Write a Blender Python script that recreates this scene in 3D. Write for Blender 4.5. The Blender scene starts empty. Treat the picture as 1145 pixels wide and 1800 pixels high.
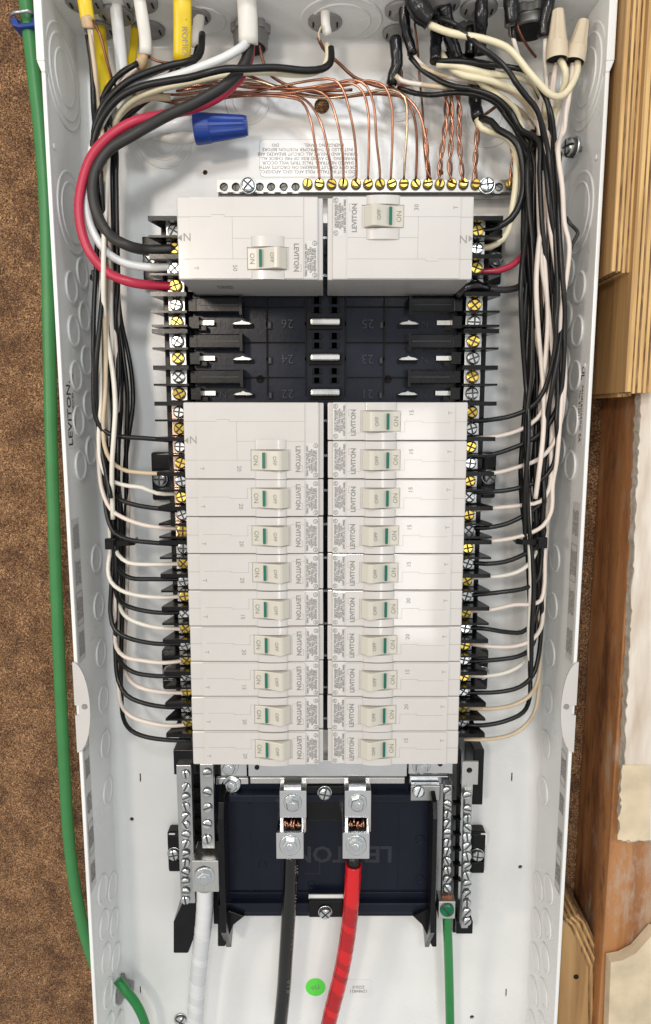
import bpy, math, random
from mathutils import Vector, Matrix
S = bpy.context.scene
COL = S.collection
R = math.radians
random.seed(11)
# ---------------------------------------------------------------- camera
PITCH = R(8.25); FOC = 1200.0; DB = 0.5644          # DB: camera to the back panel of the box
cd = bpy.data.cameras.new('camera'); cam = bpy.data.objects.new('camera', cd); COL.objects.link(cam)
cd.sensor_fit = 'VERTICAL'; cd.sensor_height = 36.0; cd.lens = 36.0*FOC/1800.0
cd.clip_start = 0.01; cd.clip_end = 50
cam.location = (0, -DB, 0); cam.rotation_euler = (R(90)-PITCH, 0, 0)
S.camera = cam
# ---------------------------------------------------------------- world, lamps, exposure
w = bpy.data.worlds.new('World'); S.world = w; w.use_nodes = True
w.node_tree.nodes['Background'].inputs[0].default_value = (0.93, 0.92, 0.90, 1)
w.node_tree.nodes['Background'].inputs[1].default_value = 0.80
def lamp(name, loc, target, sx, sy, watts, col):
    l = bpy.data.lights.new(name, 'AREA'); l.shape = 'RECTANGLE'; l.size = sx; l.size_y = sy
    l.energy = watts; l.color = col
    o = bpy.data.objects.new(name, l); COL.objects.link(o); o.location = loc
    o.rotation_euler = (Vector(target)-Vector(loc)).to_track_quat('-Z', 'Y').to_euler()
lamp('ceiling_lamp_warm', (-0.46, -1.50, 0.34), (0, 0, -0.1), 0.15, 0.15, 7.5, (1.0, 0.87, 0.74))
lamp('side_fill_warm', (-1.10, -1.05, 0.10), (0.1, 0, -0.15), 0.20, 0.20, 6.0, (1.0, 0.88, 0.76))  # added warm fill to brighten the inner side walls
lamp('side_fill_cool', (1.15, -0.95, 0.25), (-0.1, 0, -0.15), 0.25, 0.25, 2.0, (0.88, 0.96, 1.0))  # weak cool fill, also added only to lift the side walls
lamp('ceiling_lamp_cool', (0.12, -1.65, 0.86), (0, 0, -0.25), 0.24, 0.24, 11.5, (0.93, 0.97, 1.0))
lamp('window_light', (0.325, -2.1, -0.40), (0.06, 0, -0.08), 0.14, 0.84, 4.2, (1.0, 0.98, 0.96))
S.view_settings.view_transform = 'Standard'; S.view_settings.look = 'None'
S.view_settings.exposure = -0.26; S.view_settings.gamma = 1.0; S.view_settings.use_curve_mapping = False
try:
    S.cycles.max_bounces = 12; S.cycles.diffuse_bounces = 8; S.cycles.use_denoising = True
except Exception: pass
# ---------------------------------------------------------------- rays of the photograph into the place
CP, SP = math.cos(PITCH), math.sin(PITCH)
def ray(px, py):
    x = (px-572.5)/FOC; v = (900-py)/FOC
    return Vector((x, CP+v*SP, v*CP-SP))
def P(px, py, h):                                   # the point at height h above the back panel
    d = ray(px, py); t = (DB-h)/d.y
    return Vector((d.x*t, -h, d.z*t))
def PX(px, py, X):                                  # on a side wall
    d = ray(px, py); t = X/d.x
    return Vector((X, d.y*t-DB, d.z*t))
def PZ(px, py, Z):                                  # on a level plane
    d = ray(px, py); t = Z/d.z
    return Vector((d.x*t, d.y*t-DB, Z))
ZROW = [0.1342-0.0127-0.0254*r for r in range(15)]
HF, HB, HD = 0.111, 0.072, 0.045                    # breaker fronts, box rim, chassis deck
# ---------------------------------------------------------------- materials
MT = {}
def mat(name, col, rough=0.5, metal=0.0, noise=0.0, nscale=60, bump=0.0, bscale=200, coat=0.0, spec=0.5, stretch=None, col2=None, sss=0.0, rvar=0.0):
    m = bpy.data.materials.new(name); m.use_nodes = True
    nt = m.node_tree; b = nt.nodes['Principled BSDF']
    b.inputs['Base Color'].default_value = (*col, 1); b.inputs['Roughness'].default_value = rough
    b.inputs['Metallic'].default_value = metal; b.inputs['Coat Weight'].default_value = coat
    b.inputs['Coat Roughness'].default_value = 0.07
    b.inputs['Specular IOR Level'].default_value = spec
    if sss: b.inputs['Subsurface Weight'].default_value = sss; b.inputs['Subsurface Scale'].default_value = 0.002
    tc = nt.nodes.new('ShaderNodeTexCoord'); src = tc.outputs['Object']
    if stretch:
        mp = nt.nodes.new('ShaderNodeMapping'); mp.inputs['Scale'].default_value = stretch
        nt.links.new(src, mp.inputs[0]); src = mp.outputs[0]
    if noise or col2:
        n = nt.nodes.new('ShaderNodeTexNoise'); n.inputs['Scale'].default_value = nscale; n.inputs['Detail'].default_value = 6
        nt.links.new(src, n.inputs['Vector'])
        r = nt.nodes.new('ShaderNodeValToRGB'); nt.links.new(n.outputs['Fac'], r.inputs[0])
        r.color_ramp.elements[0].position = 0.35; r.color_ramp.elements[1].position = 0.65
        c2 = col2 or tuple(c*(1-noise) for c in col)
        r.color_ramp.elements[0].color = (*c2, 1); r.color_ramp.elements[1].color = (*col, 1)
        nt.links.new(r.outputs[0], b.inputs['Base Color'])
    if rvar:
        n3 = nt.nodes.new('ShaderNodeTexNoise'); n3.inputs['Scale'].default_value = nscale*0.7; n3.inputs['Detail'].default_value = 5
        nt.links.new(src, n3.inputs['Vector'])
        mr = nt.nodes.new('ShaderNodeMapRange'); nt.links.new(n3.outputs['Fac'], mr.inputs[0])
        mr.inputs['From Min'].default_value = 0.3; mr.inputs['From Max'].default_value = 0.7
        mr.inputs['To Min'].default_value = max(0.02, rough-rvar); mr.inputs['To Max'].default_value = rough+rvar
        nt.links.new(mr.outputs[0], b.inputs['Roughness'])
    if bump:
        n2 = nt.nodes.new('ShaderNodeTexNoise'); n2.inputs['Scale'].default_value = bscale; n2.inputs['Detail'].default_value = 4
        nt.links.new(src, n2.inputs['Vector'])
        bp = nt.nodes.new('ShaderNodeBump'); bp.inputs['Strength'].default_value = bump; bp.inputs['Distance'].default_value = 0.001
        nt.links.new(n2.outputs['Fac'], bp.inputs['Height']); nt.links.new(bp.outputs[0], b.inputs['Normal'])
    MT[name] = m; return m
mat('enamel', (0.79, 0.80, 0.79), 0.30, noise=0.07, nscale=16, bump=0.10, bscale=260, rvar=0.06)
mat('breaker_plastic', (0.55, 0.53, 0.508), 0.32, noise=0.045, nscale=38, bump=0.02, bscale=600, sss=0.04, coat=0.55)
mat('toggle_plastic', (0.55, 0.525, 0.455), 0.32, noise=0.02, nscale=60, bump=0.04, bscale=900, sss=0.04)
mat('paper_label', (0.58, 0.57, 0.55), 0.45, noise=0.04, nscale=80)
mat('clear_label', (0.72, 0.715, 0.70), 0.22)
mat('white_label', (0.93, 0.93, 0.93), 0.4)
mat('ink', (0.035, 0.035, 0.035), 0.6)
mat('grey_ink', (0.22, 0.21, 0.20), 0.6)
mat('pale_ink', (0.27, 0.26, 0.24), 0.6)
mat('seam', (0.30, 0.28, 0.26), 0.8)
mat('teal', (0.0, 0.13, 0.09), 0.35)
mat('black_plastic', (0.006, 0.006, 0.007), 0.27, noise=0.3, nscale=50, bump=0.05, bscale=500, rvar=0.08, spec=0.25)
mat('navy_plastic', (0.006, 0.009, 0.020), 0.28, noise=0.25, nscale=25, bump=0.08, bscale=300, rvar=0.1, spec=0.25)
mat('emboss', (0.013, 0.016, 0.026), 0.36)
mat('bright_zinc', (0.72, 0.73, 0.74), 0.20, 1.0, noise=0.08, nscale=50, rvar=0.06)
mat('glossy_black', (0.006, 0.006, 0.006), 0.16, bump=0.05, bscale=60, spec=0.5)
mat('void', (0.003, 0.003, 0.003), 0.9)  # near-black for seams, and for shade painted into holes and gaps
mat('zinc', (0.52, 0.53, 0.53), 0.33, 1.0, noise=0.16, nscale=60, bump=0.04, bscale=120, rvar=0.08)
mat('zinc_screw', (0.62, 0.65, 0.66), 0.27, 1.0)
mat('set_screw_shade', (0.17, 0.165, 0.155), 0.45, 0.8)  # set screws darkened in colour so the bar holes read as shaded
mat('aluminium', (0.66, 0.655, 0.63), 0.34, 1.0, noise=0.2, nscale=120, stretch=(30, 30, 1), bump=0.05, bscale=200)
mat('brass', (0.80, 0.56, 0.11), 0.28, 1.0)
mat('pink_brass', (0.80, 0.58, 0.47), 0.25, 1.0, noise=0.1, nscale=300)
mat('copper', (0.60, 0.29, 0.19), 0.33, 1.0, noise=0.4, nscale=90, bump=0.05, bscale=500, rvar=0.1)
mat('dull_copper', (0.30, 0.13, 0.085), 0.42, 0.9, noise=0.4, nscale=120)
mat('pale_copper', (0.66, 0.50, 0.34), 0.28, 1.0, noise=0.3, nscale=120)
mat('black_wire', (0.010, 0.010, 0.010), 0.33, noise=0.3, nscale=90, bump=0.05, bscale=300, rvar=0.08, spec=0.35)
mat('matt_black_wire', (0.026, 0.025, 0.023), 0.5, noise=0.3, nscale=60, bump=0.08, bscale=300)
mat('white_wire', (0.74, 0.70, 0.62), 0.35, noise=0.06, nscale=70, rvar=0.06)
mat('pink_wire', (0.74, 0.645, 0.57), 0.38, noise=0.07, nscale=70, rvar=0.06)
mat('tan_wire', (0.60, 0.48, 0.33), 0.40, noise=0.12, nscale=70)
mat('cream_wire', (0.76, 0.69, 0.48), 0.36, noise=0.10, nscale=80, rvar=0.06)
mat('cool_white', (0.74, 0.76, 0.76), 0.32, noise=0.05, nscale=60)
mat('white_sheath', (0.74, 0.72, 0.67), 0.38, noise=0.06, nscale=60, bump=0.08, bscale=120)
mat('red_wire', (0.46, 0.022, 0.058), 0.38, noise=0.1, nscale=50, rvar=0.05)
mat('red_tape', (0.62, 0.008, 0.012), 0.20, noise=.1, nscale=22, bump=0.12, bscale=120)
mat('dark_red_tape', (0.43, 0.005, 0.009), 0.20, noise=.2, nscale=22, bump=0.15, bscale=120)
mat('grey_white_tape', (0.60, 0.62, 0.63), 0.25, noise=.06, nscale=22, bump=0.15, bscale=90)
mat('white_tape', (0.66, 0.68, 0.69), 0.28, noise=0.06, nscale=50, bump=0.15, bscale=90)
mat('green_cable', (0.012, 0.21, 0.045), 0.30, noise=0.15, nscale=60)
mat('slot_shade', (0.10, 0.10, 0.095), 0.5, 0.6)  # dark metal on screw-slot floors, recess shade put into the colour
mat('green_outer', (0.04, 0.21, 0.060), 0.42, noise=0.1, nscale=60)
mat('yellow_sheath', (0.80, 0.58, 0.015), 0.36, noise=0.12, nscale=60, bump=0.08, bscale=150)
mat('paper_filler', (0.60, 0.42, 0.25), 0.8, noise=0.25, nscale=300, bump=0.3, bscale=500)
mat('black_tape', (0.010, 0.010, 0.012), 0.25, noise=0.5, nscale=160, bump=0.9, bscale=110)
mat('bar_metal', (0.42, 0.41, 0.39), 0.42, 1.0, noise=0.15, nscale=40)
mat('grey_pvc', (0.24, 0.235, 0.23), 0.45, noise=0.1, nscale=60)
mat('conduit_metal', (0.22, 0.22, 0.21), 0.45, 0.6, noise=0.3, nscale=120)
mat('blue_plastic', (0.008, 0.045, 0.28), 0.42, noise=0.2, nscale=60, bump=0.08, bscale=200)
mat('tan_plastic', (0.62, 0.52, 0.38), 0.45, noise=0.06, nscale=80)
mat('green_sticker', (0.10, 0.72, 0.06), 0.4)
mat('green_screw', (0.01, 0.20, 0.09), 0.3, 0.6, noise=0.3, nscale=300)
mat('plaster', (0.70, 0.64, 0.56), 0.85, nscale=30, bump=0.6, bscale=120, stretch=(3, 3, .5), col2=(0.50, 0.41, 0.32))
mat('drywall_paper', (0.72, 0.60, 0.42), 0.85, noise=0.28, nscale=34, bump=0.8, bscale=120)
mat('gypsum', (0.52, 0.47, 0.40), 0.95, noise=0.35, nscale=150, bump=1.0, bscale=200)
def wood(name, c1, c2, scale, dist, rough=0.6, rot=None):
    m = mat(name, c1, rough, bump=0.25, bscale=350, stretch=(12, 12, 0.8)); nt = m.node_tree; b = nt.nodes['Principled BSDF']
    tc = nt.nodes.new('ShaderNodeTexCoord'); mp = nt.nodes.new('ShaderNodeMapping'); mp.inputs['Scale'].default_value = rot or (1, 1, 0.06)
    nt.links.new(tc.outputs['Object'], mp.inputs[0])
    n = nt.nodes.new('ShaderNodeTexNoise'); n.inputs['Scale'].default_value = scale; n.inputs['Detail'].default_value = 8; n.inputs['Distortion'].default_value = dist
    nt.links.new(mp.outputs[0], n.inputs['Vector'])
    r = nt.nodes.new('ShaderNodeValToRGB'); nt.links.new(n.outputs['Fac'], r.inputs[0])
    r.color_ramp.elements[0].position = 0.36; r.color_ramp.elements[1].position = 0.62
    r.color_ramp.elements[0].color = (*c2, 1); r.color_ramp.elements[1].color = (*c1, 1)
    nt.links.new(r.outputs[0], b.inputs['Base Color']); return m
wood('stud_wood', (0.42, 0.19, 0.068), (0.22, 0.085, 0.03), 60, 1.2)
nt = MT['stud_wood'].node_tree; b = nt.nodes['Principled BSDF']; lk = b.inputs['Base Color'].links[0].from_socket
tc = nt.nodes.new('ShaderNodeTexCoord'); mp = nt.nodes.new('ShaderNodeMapping'); mp.inputs['Scale'].default_value = (1, 1, .35); n = nt.nodes.new('ShaderNodeTexNoise'); n.inputs['Scale'].default_value = 24; n.inputs['Detail'].default_value = 9; n.inputs['Roughness'].default_value = .7
nt.links.new(tc.outputs['Object'], mp.inputs[0]); nt.links.new(mp.outputs[0], n.inputs['Vector'])
for p0, p1, c_ in ((0.53, 0.63, (0.42, 0.33, 0.25)), (0.48, 0.38, (0.11, 0.045, 0.02))):
    mr = nt.nodes.new('ShaderNodeMapRange'); mr.inputs['From Min'].default_value = p0; mr.inputs['From Max'].default_value = p1; mr.inputs['To Max'].default_value = .8; nt.links.new(n.outputs['Fac'], mr.inputs[0])
    mx = nt.nodes.new('ShaderNodeMix'); mx.data_type = 'RGBA'; nt.links.new(mr.outputs[0], mx.inputs[0]); nt.links.new(lk, mx.inputs[6]); mx.inputs[7].default_value = (*c_, 1); lk = mx.outputs[2]
nt.links.new(lk, b.inputs['Base Color'])
wood('veneer', (0.46, 0.28, 0.115), (0.30, 0.165, 0.06), 55, 2.0)
wood('ply_light', (0.68, 0.44, 0.18), (0.46, 0.27, 0.10), 260, 0.5, 0.75)
wood('ply_dark', (0.33, 0.20, 0.09), (0.12, 0.062, 0.028), 300, 1.0, 0.85, (1, 1, 0.15))
# fibre board: matted brown fibres
m = mat('fibre_board', (0.3, 0.18, 0.09), 0.9); nt = m.node_tree; b = nt.nodes['Principled BSDF']
tc = nt.nodes.new('ShaderNodeTexCoord')
n1 = nt.nodes.new('ShaderNodeTexNoise'); n1.inputs['Scale'].default_value = 480; n1.inputs['Detail'].default_value = 5; n1.inputs['Distortion'].default_value = 2.5
n2 = nt.nodes.new('ShaderNodeTexNoise'); n2.inputs['Scale'].default_value = 55; n2.inputs['Detail'].default_value = 5
nt.links.new(tc.outputs['Object'], n1.inputs['Vector']); nt.links.new(tc.outputs['Object'], n2.inputs['Vector'])
r1 = nt.nodes.new('ShaderNodeValToRGB'); nt.links.new(n1.outputs['Fac'], r1.inputs[0])
for e, (p, c) in zip(r1.color_ramp.elements, ((0.40, (0.075, 0.033, 0.013, 1)), (0.61, (0.55, 0.34, 0.17, 1)))): e.position = p; e.color = c
e = r1.color_ramp.elements.new(0.5); e.color = (0.235, 0.125, 0.056, 1)
r2 = nt.nodes.new('ShaderNodeValToRGB'); nt.links.new(n2.outputs['Fac'], r2.inputs[0])
for e, (p, c) in zip(r2.color_ramp.elements, ((0.30, (0.50, 0.42, 0.38, 1)), (0.62, (1.04, 0.98, 0.95, 1)))): e.position = p; e.color = c
mx = nt.nodes.new('ShaderNodeMix'); mx.data_type = 'RGBA'; mx.blend_type = 'MULTIPLY'; mx.inputs[0].default_value = 1
nt.links.new(r1.outputs[0], mx.inputs[6]); nt.links.new(r2.outputs[0], mx.inputs[7]); nt.links.new(mx.outputs[2], b.inputs['Base Color'])
bp = nt.nodes.new('ShaderNodeBump'); bp.inputs['Strength'].default_value = 1; bp.inputs['Distance'].default_value = 0.002
nt.links.new(n1.outputs['Fac'], bp.inputs['Height']); nt.links.new(bp.outputs[0], b.inputs['Normal'])
# ---------------------------------------------------------------- mesh helpers
class MB:
    def __init__(s): s.v = []; s.f = []; s.m = []; s.sm = []
    def add(s, vs, fs, mi=0, smooth=False, X=None):
        o = len(s.v)
        s.v += [tuple(X @ Vector(p)) if X else tuple(p) for p in vs]
        s.f += [tuple(i+o for i in f) for f in fs]; s.m += [mi]*len(fs); s.sm += [smooth]*len(fs)
        return s
    def box(s, x0, x1, y0, y1, z0, z1, mi=0, X=None):
        if x0 > x1: x0, x1 = x1, x0
        if y0 > y1: y0, y1 = y1, y0
        if z0 > z1: z0, z1 = z1, z0
        v = [(x, y, z) for x in (x0, x1) for y in (y0, y1) for z in (z0, z1)]
        return s.add(v, [(0, 1, 3, 2), (4, 6, 7, 5), (0, 4, 5, 1), (2, 3, 7, 6), (0, 2, 6, 4), (1, 5, 7, 3)], mi, False, X)
    def prism(s, poly, a0, a1, axis='y', mi=0, X=None):
        # poly in the two other axes; counter-clockwise or not, faces are made consistent later
        n = len(poly)
        def mk(p, a):
            return (p[0], a, p[1]) if axis == 'y' else ((p[0], p[1], a) if axis == 'z' else (a, p[0], p[1]))
        v = [mk(p, a0) for p in poly]+[mk(p, a1) for p in poly]
        f = [tuple(range(n))[::-1], tuple(range(n, 2*n))]+[(i, (i+1) % n, n+(i+1) % n, n+i) for i in range(n)]
        return s.add(v, f, mi, False, X)
    def tube(s, pts, r, seg=10, mi=0, cap=True, flat=1.0):
        pts = [Vector(p) for p in pts]; n = len(pts); rr = r if isinstance(r, (list, tuple)) else [r]*n
        t0 = (pts[1]-pts[0]).normalized(); u = t0.orthogonal().normalized()
        if flat != 1.0:
            u = Vector((0, 1, 0)) - t0*t0.y; u.normalize()
        vs = []; prev = t0
        for i in range(n):
            t = (pts[min(i+1, n-1)]-pts[max(i-1, 0)]).normalized()
            q = prev.rotation_difference(t); u = q @ u; u = (u-t*u.dot(t)).normalized(); prev = t
            w_ = t.cross(u)
            for k in range(seg):
                a = 2*math.pi*k/seg
                vs.append(pts[i]+u*(math.cos(a)*rr[i]*flat)+w_*(math.sin(a)*rr[i]))
        fs = [(i*seg+k, i*seg+(k+1) % seg, (i+1)*seg+(k+1) % seg, (i+1)*seg+k) for i in range(n-1) for k in range(seg)]
        s.add(vs, fs, mi, True)
        if cap:
            o = len(s.v)-len(vs)
            s.f += [tuple(o+k for k in range(seg))[::-1], tuple(o+(n-1)*seg+k for k in range(seg))]; s.m += [mi]*2; s.sm += [False]*2
        return s
    def lathe(s, prof, X, seg=20, mi=0, smooth=True):      # prof: (radius, along axis), axis = local z of X
        vs = []
        for (r_, a) in prof:
            for k in range(seg):
                t = 2*math.pi*k/seg; vs.append((r_*math.cos(t), r_*math.sin(t), a))
        n = len(prof)
        fs = [(i*seg+k, i*seg+(k+1) % seg, (i+1)*seg+(k+1) % seg, (i+1)*seg+k) for i in range(n-1) for k in range(seg)]
        s.add(vs, fs, mi, smooth, X)
        o = len(s.v)-len(vs)
        s.f += [tuple(o+k for k in range(seg))[::-1], tuple(o+(n-1)*seg+k for k in range(seg))]; s.m += [mi]*2; s.sm += [False]*2
        return s
    def mesh(s, name, mats, off=None):
        me = bpy.data.meshes.new(name)
        vs = s.v if off is None else [(a-off[0], b_-off[1], c-off[2]) for a, b_, c in s.v]
        me.from_pydata(vs, [], s.f)
        for q in mats: me.materials.append(MT[q])
        me.polygons.foreach_set('material_index', s.m); me.polygons.foreach_set('use_smooth', s.sm)
        me.update(); return me
    def build(s, name, mats, parent=None, local=False, bevel=0, seg=2, cat=None, label=None, group=None, kind=None):
        if isinstance(mats, str): mats = [mats]
        off = None
        if parent is not None and not local:
            off = Vector(parent.location)
            if parent.parent is not None: off = off+parent.parent.location
        loc = None
        if parent is None and not local:
            off = Vector((sum(v[0] for v in s.v)/len(s.v), sum(v[1] for v in s.v)/len(s.v), min(v[2] for v in s.v))); loc = off
        o = bpy.data.objects.new(name, s.mesh(name, mats, off)); COL.objects.link(o)
        if parent is not None: o.parent = parent
        if loc is not None: o.location = loc
        if bevel:
            b_ = o.modifiers.new('bevel', 'BEVEL'); b_.width = bevel; b_.segments = seg; b_.limit_method = 'ANGLE'; b_.angle_limit = R(40)
        tag(o, label, cat, group, kind); return o
def tag(o, label=None, cat=None, group=None, kind=None):
    if label: o['label'] = label
    if cat: o['category'] = cat
    if group: o['group'] = group
    if kind: o['kind'] = kind
    return o
def thing(name, label, cat, loc=(0, 0, 0), group=None, kind=None):
    o = bpy.data.objects.new(name, None); COL.objects.link(o); o.location = loc; o.empty_display_size = 0.01
    return tag(o, label, cat, group, kind)
def dup(root, loc, rot=None, label=None, group=None, parent='same'):
    def cp(o, par):
        c = o.copy(); COL.objects.link(c); c.parent = par
        for ch in o.children: cp(ch, c)
        return c
    r_ = cp(root, root.parent if parent == 'same' else parent); r_.location = loc
    if rot is not None: r_.rotation_euler = rot
    if label: r_['label'] = label
    if group: r_['group'] = group
    return r_
def inst(name, me, parent, loc=(0, 0, 0), rot=(0, 0, 0), bevel=0, label=None, kind=None):
    # an object sharing a mesh; loc is in world terms unless the parent sits at the origin
    o = bpy.data.objects.new(name, me); COL.objects.link(o)
    if parent is not None: o.parent = parent
    o.location = Vector(loc); o.rotation_euler = rot
    if bevel:
        b_ = o.modifiers.new('bevel', 'BEVEL'); b_.width = bevel; b_.segments = 2; b_.limit_method = 'ANGLE'; b_.angle_limit = R(40)
    return tag(o, label, None, None, kind)
def frame(origin, xd, yd):                            # local x -> xd, local y -> yd, local z -> xd x yd
    xd = Vector(xd).normalized(); yd = Vector(yd).normalized(); zd = xd.cross(yd)
    M = Matrix((xd, yd, zd)).transposed().to_4x4(); M.translation = Vector(origin); return M
def front(origin, ang=0):                             # plane facing the camera side (-Y), text turned by ang
    a = R(ang); return frame(origin, (math.cos(a), 0, math.sin(a)), (-math.sin(a), 0, math.cos(a)))
def plate_holes(outer, holes, depth, X, name, mats, parent, **kw):
    cu = bpy.data.curves.new('tmp', 'CURVE'); cu.dimensions = '2D'; cu.fill_mode = 'BOTH'; cu.extrude = depth/2
    for poly in [outer]+holes:
        sp = cu.splines.new('POLY'); sp.points.add(len(poly)-1)
        for p_, q in zip(sp.points, poly): p_.co = (q[0], q[1], 0, 1)
        sp.use_cyclic_u = True
    t = bpy.data.objects.new('tmp', cu); COL.objects.link(t)
    bpy.context.view_layer.update()
    me = bpy.data.meshes.new_from_object(t.evaluated_get(bpy.context.evaluated_depsgraph_get()))
    mb = MB(); mb.add([v.co.copy() for v in me.vertices], [tuple(p_.vertices) for p_ in me.polygons], 0, False, X)
    bpy.data.objects.remove(t); bpy.data.curves.remove(cu); bpy.data.meshes.remove(me)
    return mb.build(name, mats, parent, **kw)
def circ(cx, cy, r_, n=24): return [(cx+r_*math.cos(2*math.pi*k/n), cy+r_*math.sin(2*math.pi*k/n)) for k in range(n)]
_tc = {}
def textgeo(body, size, lines=1.0, align='CENTER', bold=0.0):
    k = (body, size, lines, align, bold)
    if k in _tc: return _tc[k]
    cu = bpy.data.curves.new('tmp', 'FONT'); cu.body = body; cu.size = size; cu.align_x = align; cu.align_y = 'CENTER'
    cu.space_line = lines; cu.resolution_u = 2; cu.extrude = 0.00006; cu.offset = bold
    t = bpy.data.objects.new('tmp', cu); COL.objects.link(t); bpy.context.view_layer.update()
    me = bpy.data.meshes.new_from_object(t.evaluated_get(bpy.context.evaluated_depsgraph_get()))
    g = ([tuple(v.co) for v in me.vertices], [tuple(p_.vertices) for p_ in me.polygons])
    bpy.data.objects.remove(t); bpy.data.curves.remove(cu); bpy.data.meshes.remove(me)
    _tc[k] = g; return g
def text(mb, body, size, X, mi=0, **kw):
    v, f = textgeo(body, size, **kw); mb.add(v, f, mi, False, X); return mb
def spline(pts, step=0.004):
    pts = [Vector(p) for p in pts]
    if len(pts) < 3: return pts
    q = [pts[0]*2-pts[1]]+pts+[pts[-1]*2-pts[-2]]; out = []
    for i in range(1, len(q)-2):
        p0, p1, p2, p3 = q[i-1:i+3]
        n = max(2, int((p2-p1).length/step))
        t0 = 0; t1 = t0+max(1e-5, (p1-p0).length)**.5; t2 = t1+max(1e-5, (p2-p1).length)**.5; t3 = t2+max(1e-5, (p3-p2).length)**.5
        for k in range(n):
            t = t1+(t2-t1)*k/n
            A1 = p0*((t1-t)/(t1-t0))+p1*((t-t0)/(t1-t0)); A2 = p1*((t2-t)/(t2-t1))+p2*((t-t1)/(t2-t1)); A3 = p2*((t3-t)/(t3-t2))+p3*((t-t2)/(t3-t2))
            B1 = A1*((t2-t)/(t2-t0))+A2*((t-t0)/(t2-t0)); B2 = A2*((t3-t)/(t3-t1))+A3*((t-t1)/(t3-t1))
            out.append(B1*((t2-t)/(t2-t1))+B2*((t-t1)/(t2-t1)))
    out.append(pts[-1]); return out
def path(pp, h=None, step=0.004):
    return spline([P(p[0], p[1], p[2] if len(p) > 2 else h) for p in pp], step)
def wire(pp, r_, m_, label, name='wire', cat='wire', group=None, h=None, seg=10, parent=None, flat=1.0, wob=0.0):
    pts = path(pp, h)
    if wob:
        ph = random.uniform(0, 9)
        pts = [p+Vector((math.sin(i*0.35+ph)*wob, math.cos(i*0.27+ph)*wob, 0)) for i, p in enumerate(pts)]
    mb = MB().tube(pts, r_, seg, flat=flat)
    return mb.build(name, m_, parent, cat=cat, label=label, group=group)
def sleeve(pp, r_, label, h=None, m_='black_tape', name='tape_wrap', cat='electrical tape', jag=0.12, seg=14):
    pts = path(pp, h, 0.0022); n = len(pts); rad = [r_*(1+random.uniform(-jag, jag)*.6+0.03*math.sin(i*1.9)+.05*math.sin(i*.45)) for i in range(n)]
    return MB().tube(pts, rad, seg).build(name, m_, None, cat=cat, label=label)
# screw heads, facing local +z
def screw_mesh(name, r_, ht, slots, m_, gap=0.125, washer=0, hexa=False):
    mb = MB(); I = Matrix()
    if washer: mb.lathe([(washer, 0), (washer, 0.0007), (washer*0.93, 0.0010)], I, 24, 0)
    z0 = 0.0010 if washer else 0
    if hexa:
        mb.lathe([(r_, z0), (r_, z0+ht*0.8), (r_*0.86, z0+ht)], I, 6, 0, False)
        mb.lathe([(r_*0.55, z0+ht), (r_*0.5, z0+ht+0.0002), (r_*0.3, z0+ht+0.0002)], I, 16, 0)
    else:
        mb.lathe([(r_, z0), (r_*1.0, z0+ht*0.45), (r_*0.97, z0+ht*0.5)], I, 22, 1)
        g = r_*gap; zb = z0+ht*0.5
        angs = {4: [0, 90, 180, 270], 2: [0, 180]}[slots]
        for a in angs:
            X = Matrix.Rotation(R(a), 4, 'Z')
            for (ra, rb, za, zb2) in ((0.97, 0.93, zb, z0+ht*0.8), (0.93, 0.72, z0+ht*0.8, z0+ht)):
                pa = []; pb = []
                for q, rr in ((pa, r_*ra), (pb, r_*rb)):
                    if slots == 4:
                        a0 = math.asin(g/rr); a1 = math.pi/2-a0; q.append((g, g))
                    else:
                        a0 = math.asin(g/rr); a1 = math.pi-a0; q.append((0, g))
                    for k in range(9): t = a0+(a1-a0)*k/8; q.append((rr*math.cos(t), rr*math.sin(t)))
                n = len(pa); v = [(*p_, za) for p_ in pa]+[(*p_, zb2) for p_ in pb]
                f = [tuple(range(n, 2*n))]+[(i, (i+1) % n, n+(i+1) % n, n+i) for i in range(n)]
                mb.add(v, f, 0, False, X)
    return mb.mesh(name, [m_, 'slot_shade'])
RF = (R(90), 0, 0)                                    # local z -> -Y (towards the viewer)
def put_screw(me, parent, p, name='screw', spin=None, **kw):
    a = spin if spin is not None else random.uniform(0, 6.28)
    o = inst(name, me, parent, Vector(p)-(Vector(parent.location) if parent else Vector((0, 0, 0))), **kw)
    o.rotation_mode = 'XYZ'; o.rotation_euler = (Matrix.Rotation(R(90), 3, 'X') @ Matrix.Rotation(R(random.uniform(-7, 7)), 3, 'X') @ Matrix.Rotation(R(random.uniform(-7, 7)), 3, 'Y') @ Matrix.Rotation(a, 3, 'Z')).to_euler(); return o
# ================================================================ fibre board wall
XW = abs(P(111, 730, HB).x); ZT = P(572, 70, 0).z; ZB = -0.70
MB().box(-0.9, 0.9, 0.004, 0.020, -1.25, 0.75).build('wall', 'fibre_board', None, kind='structure')
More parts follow.
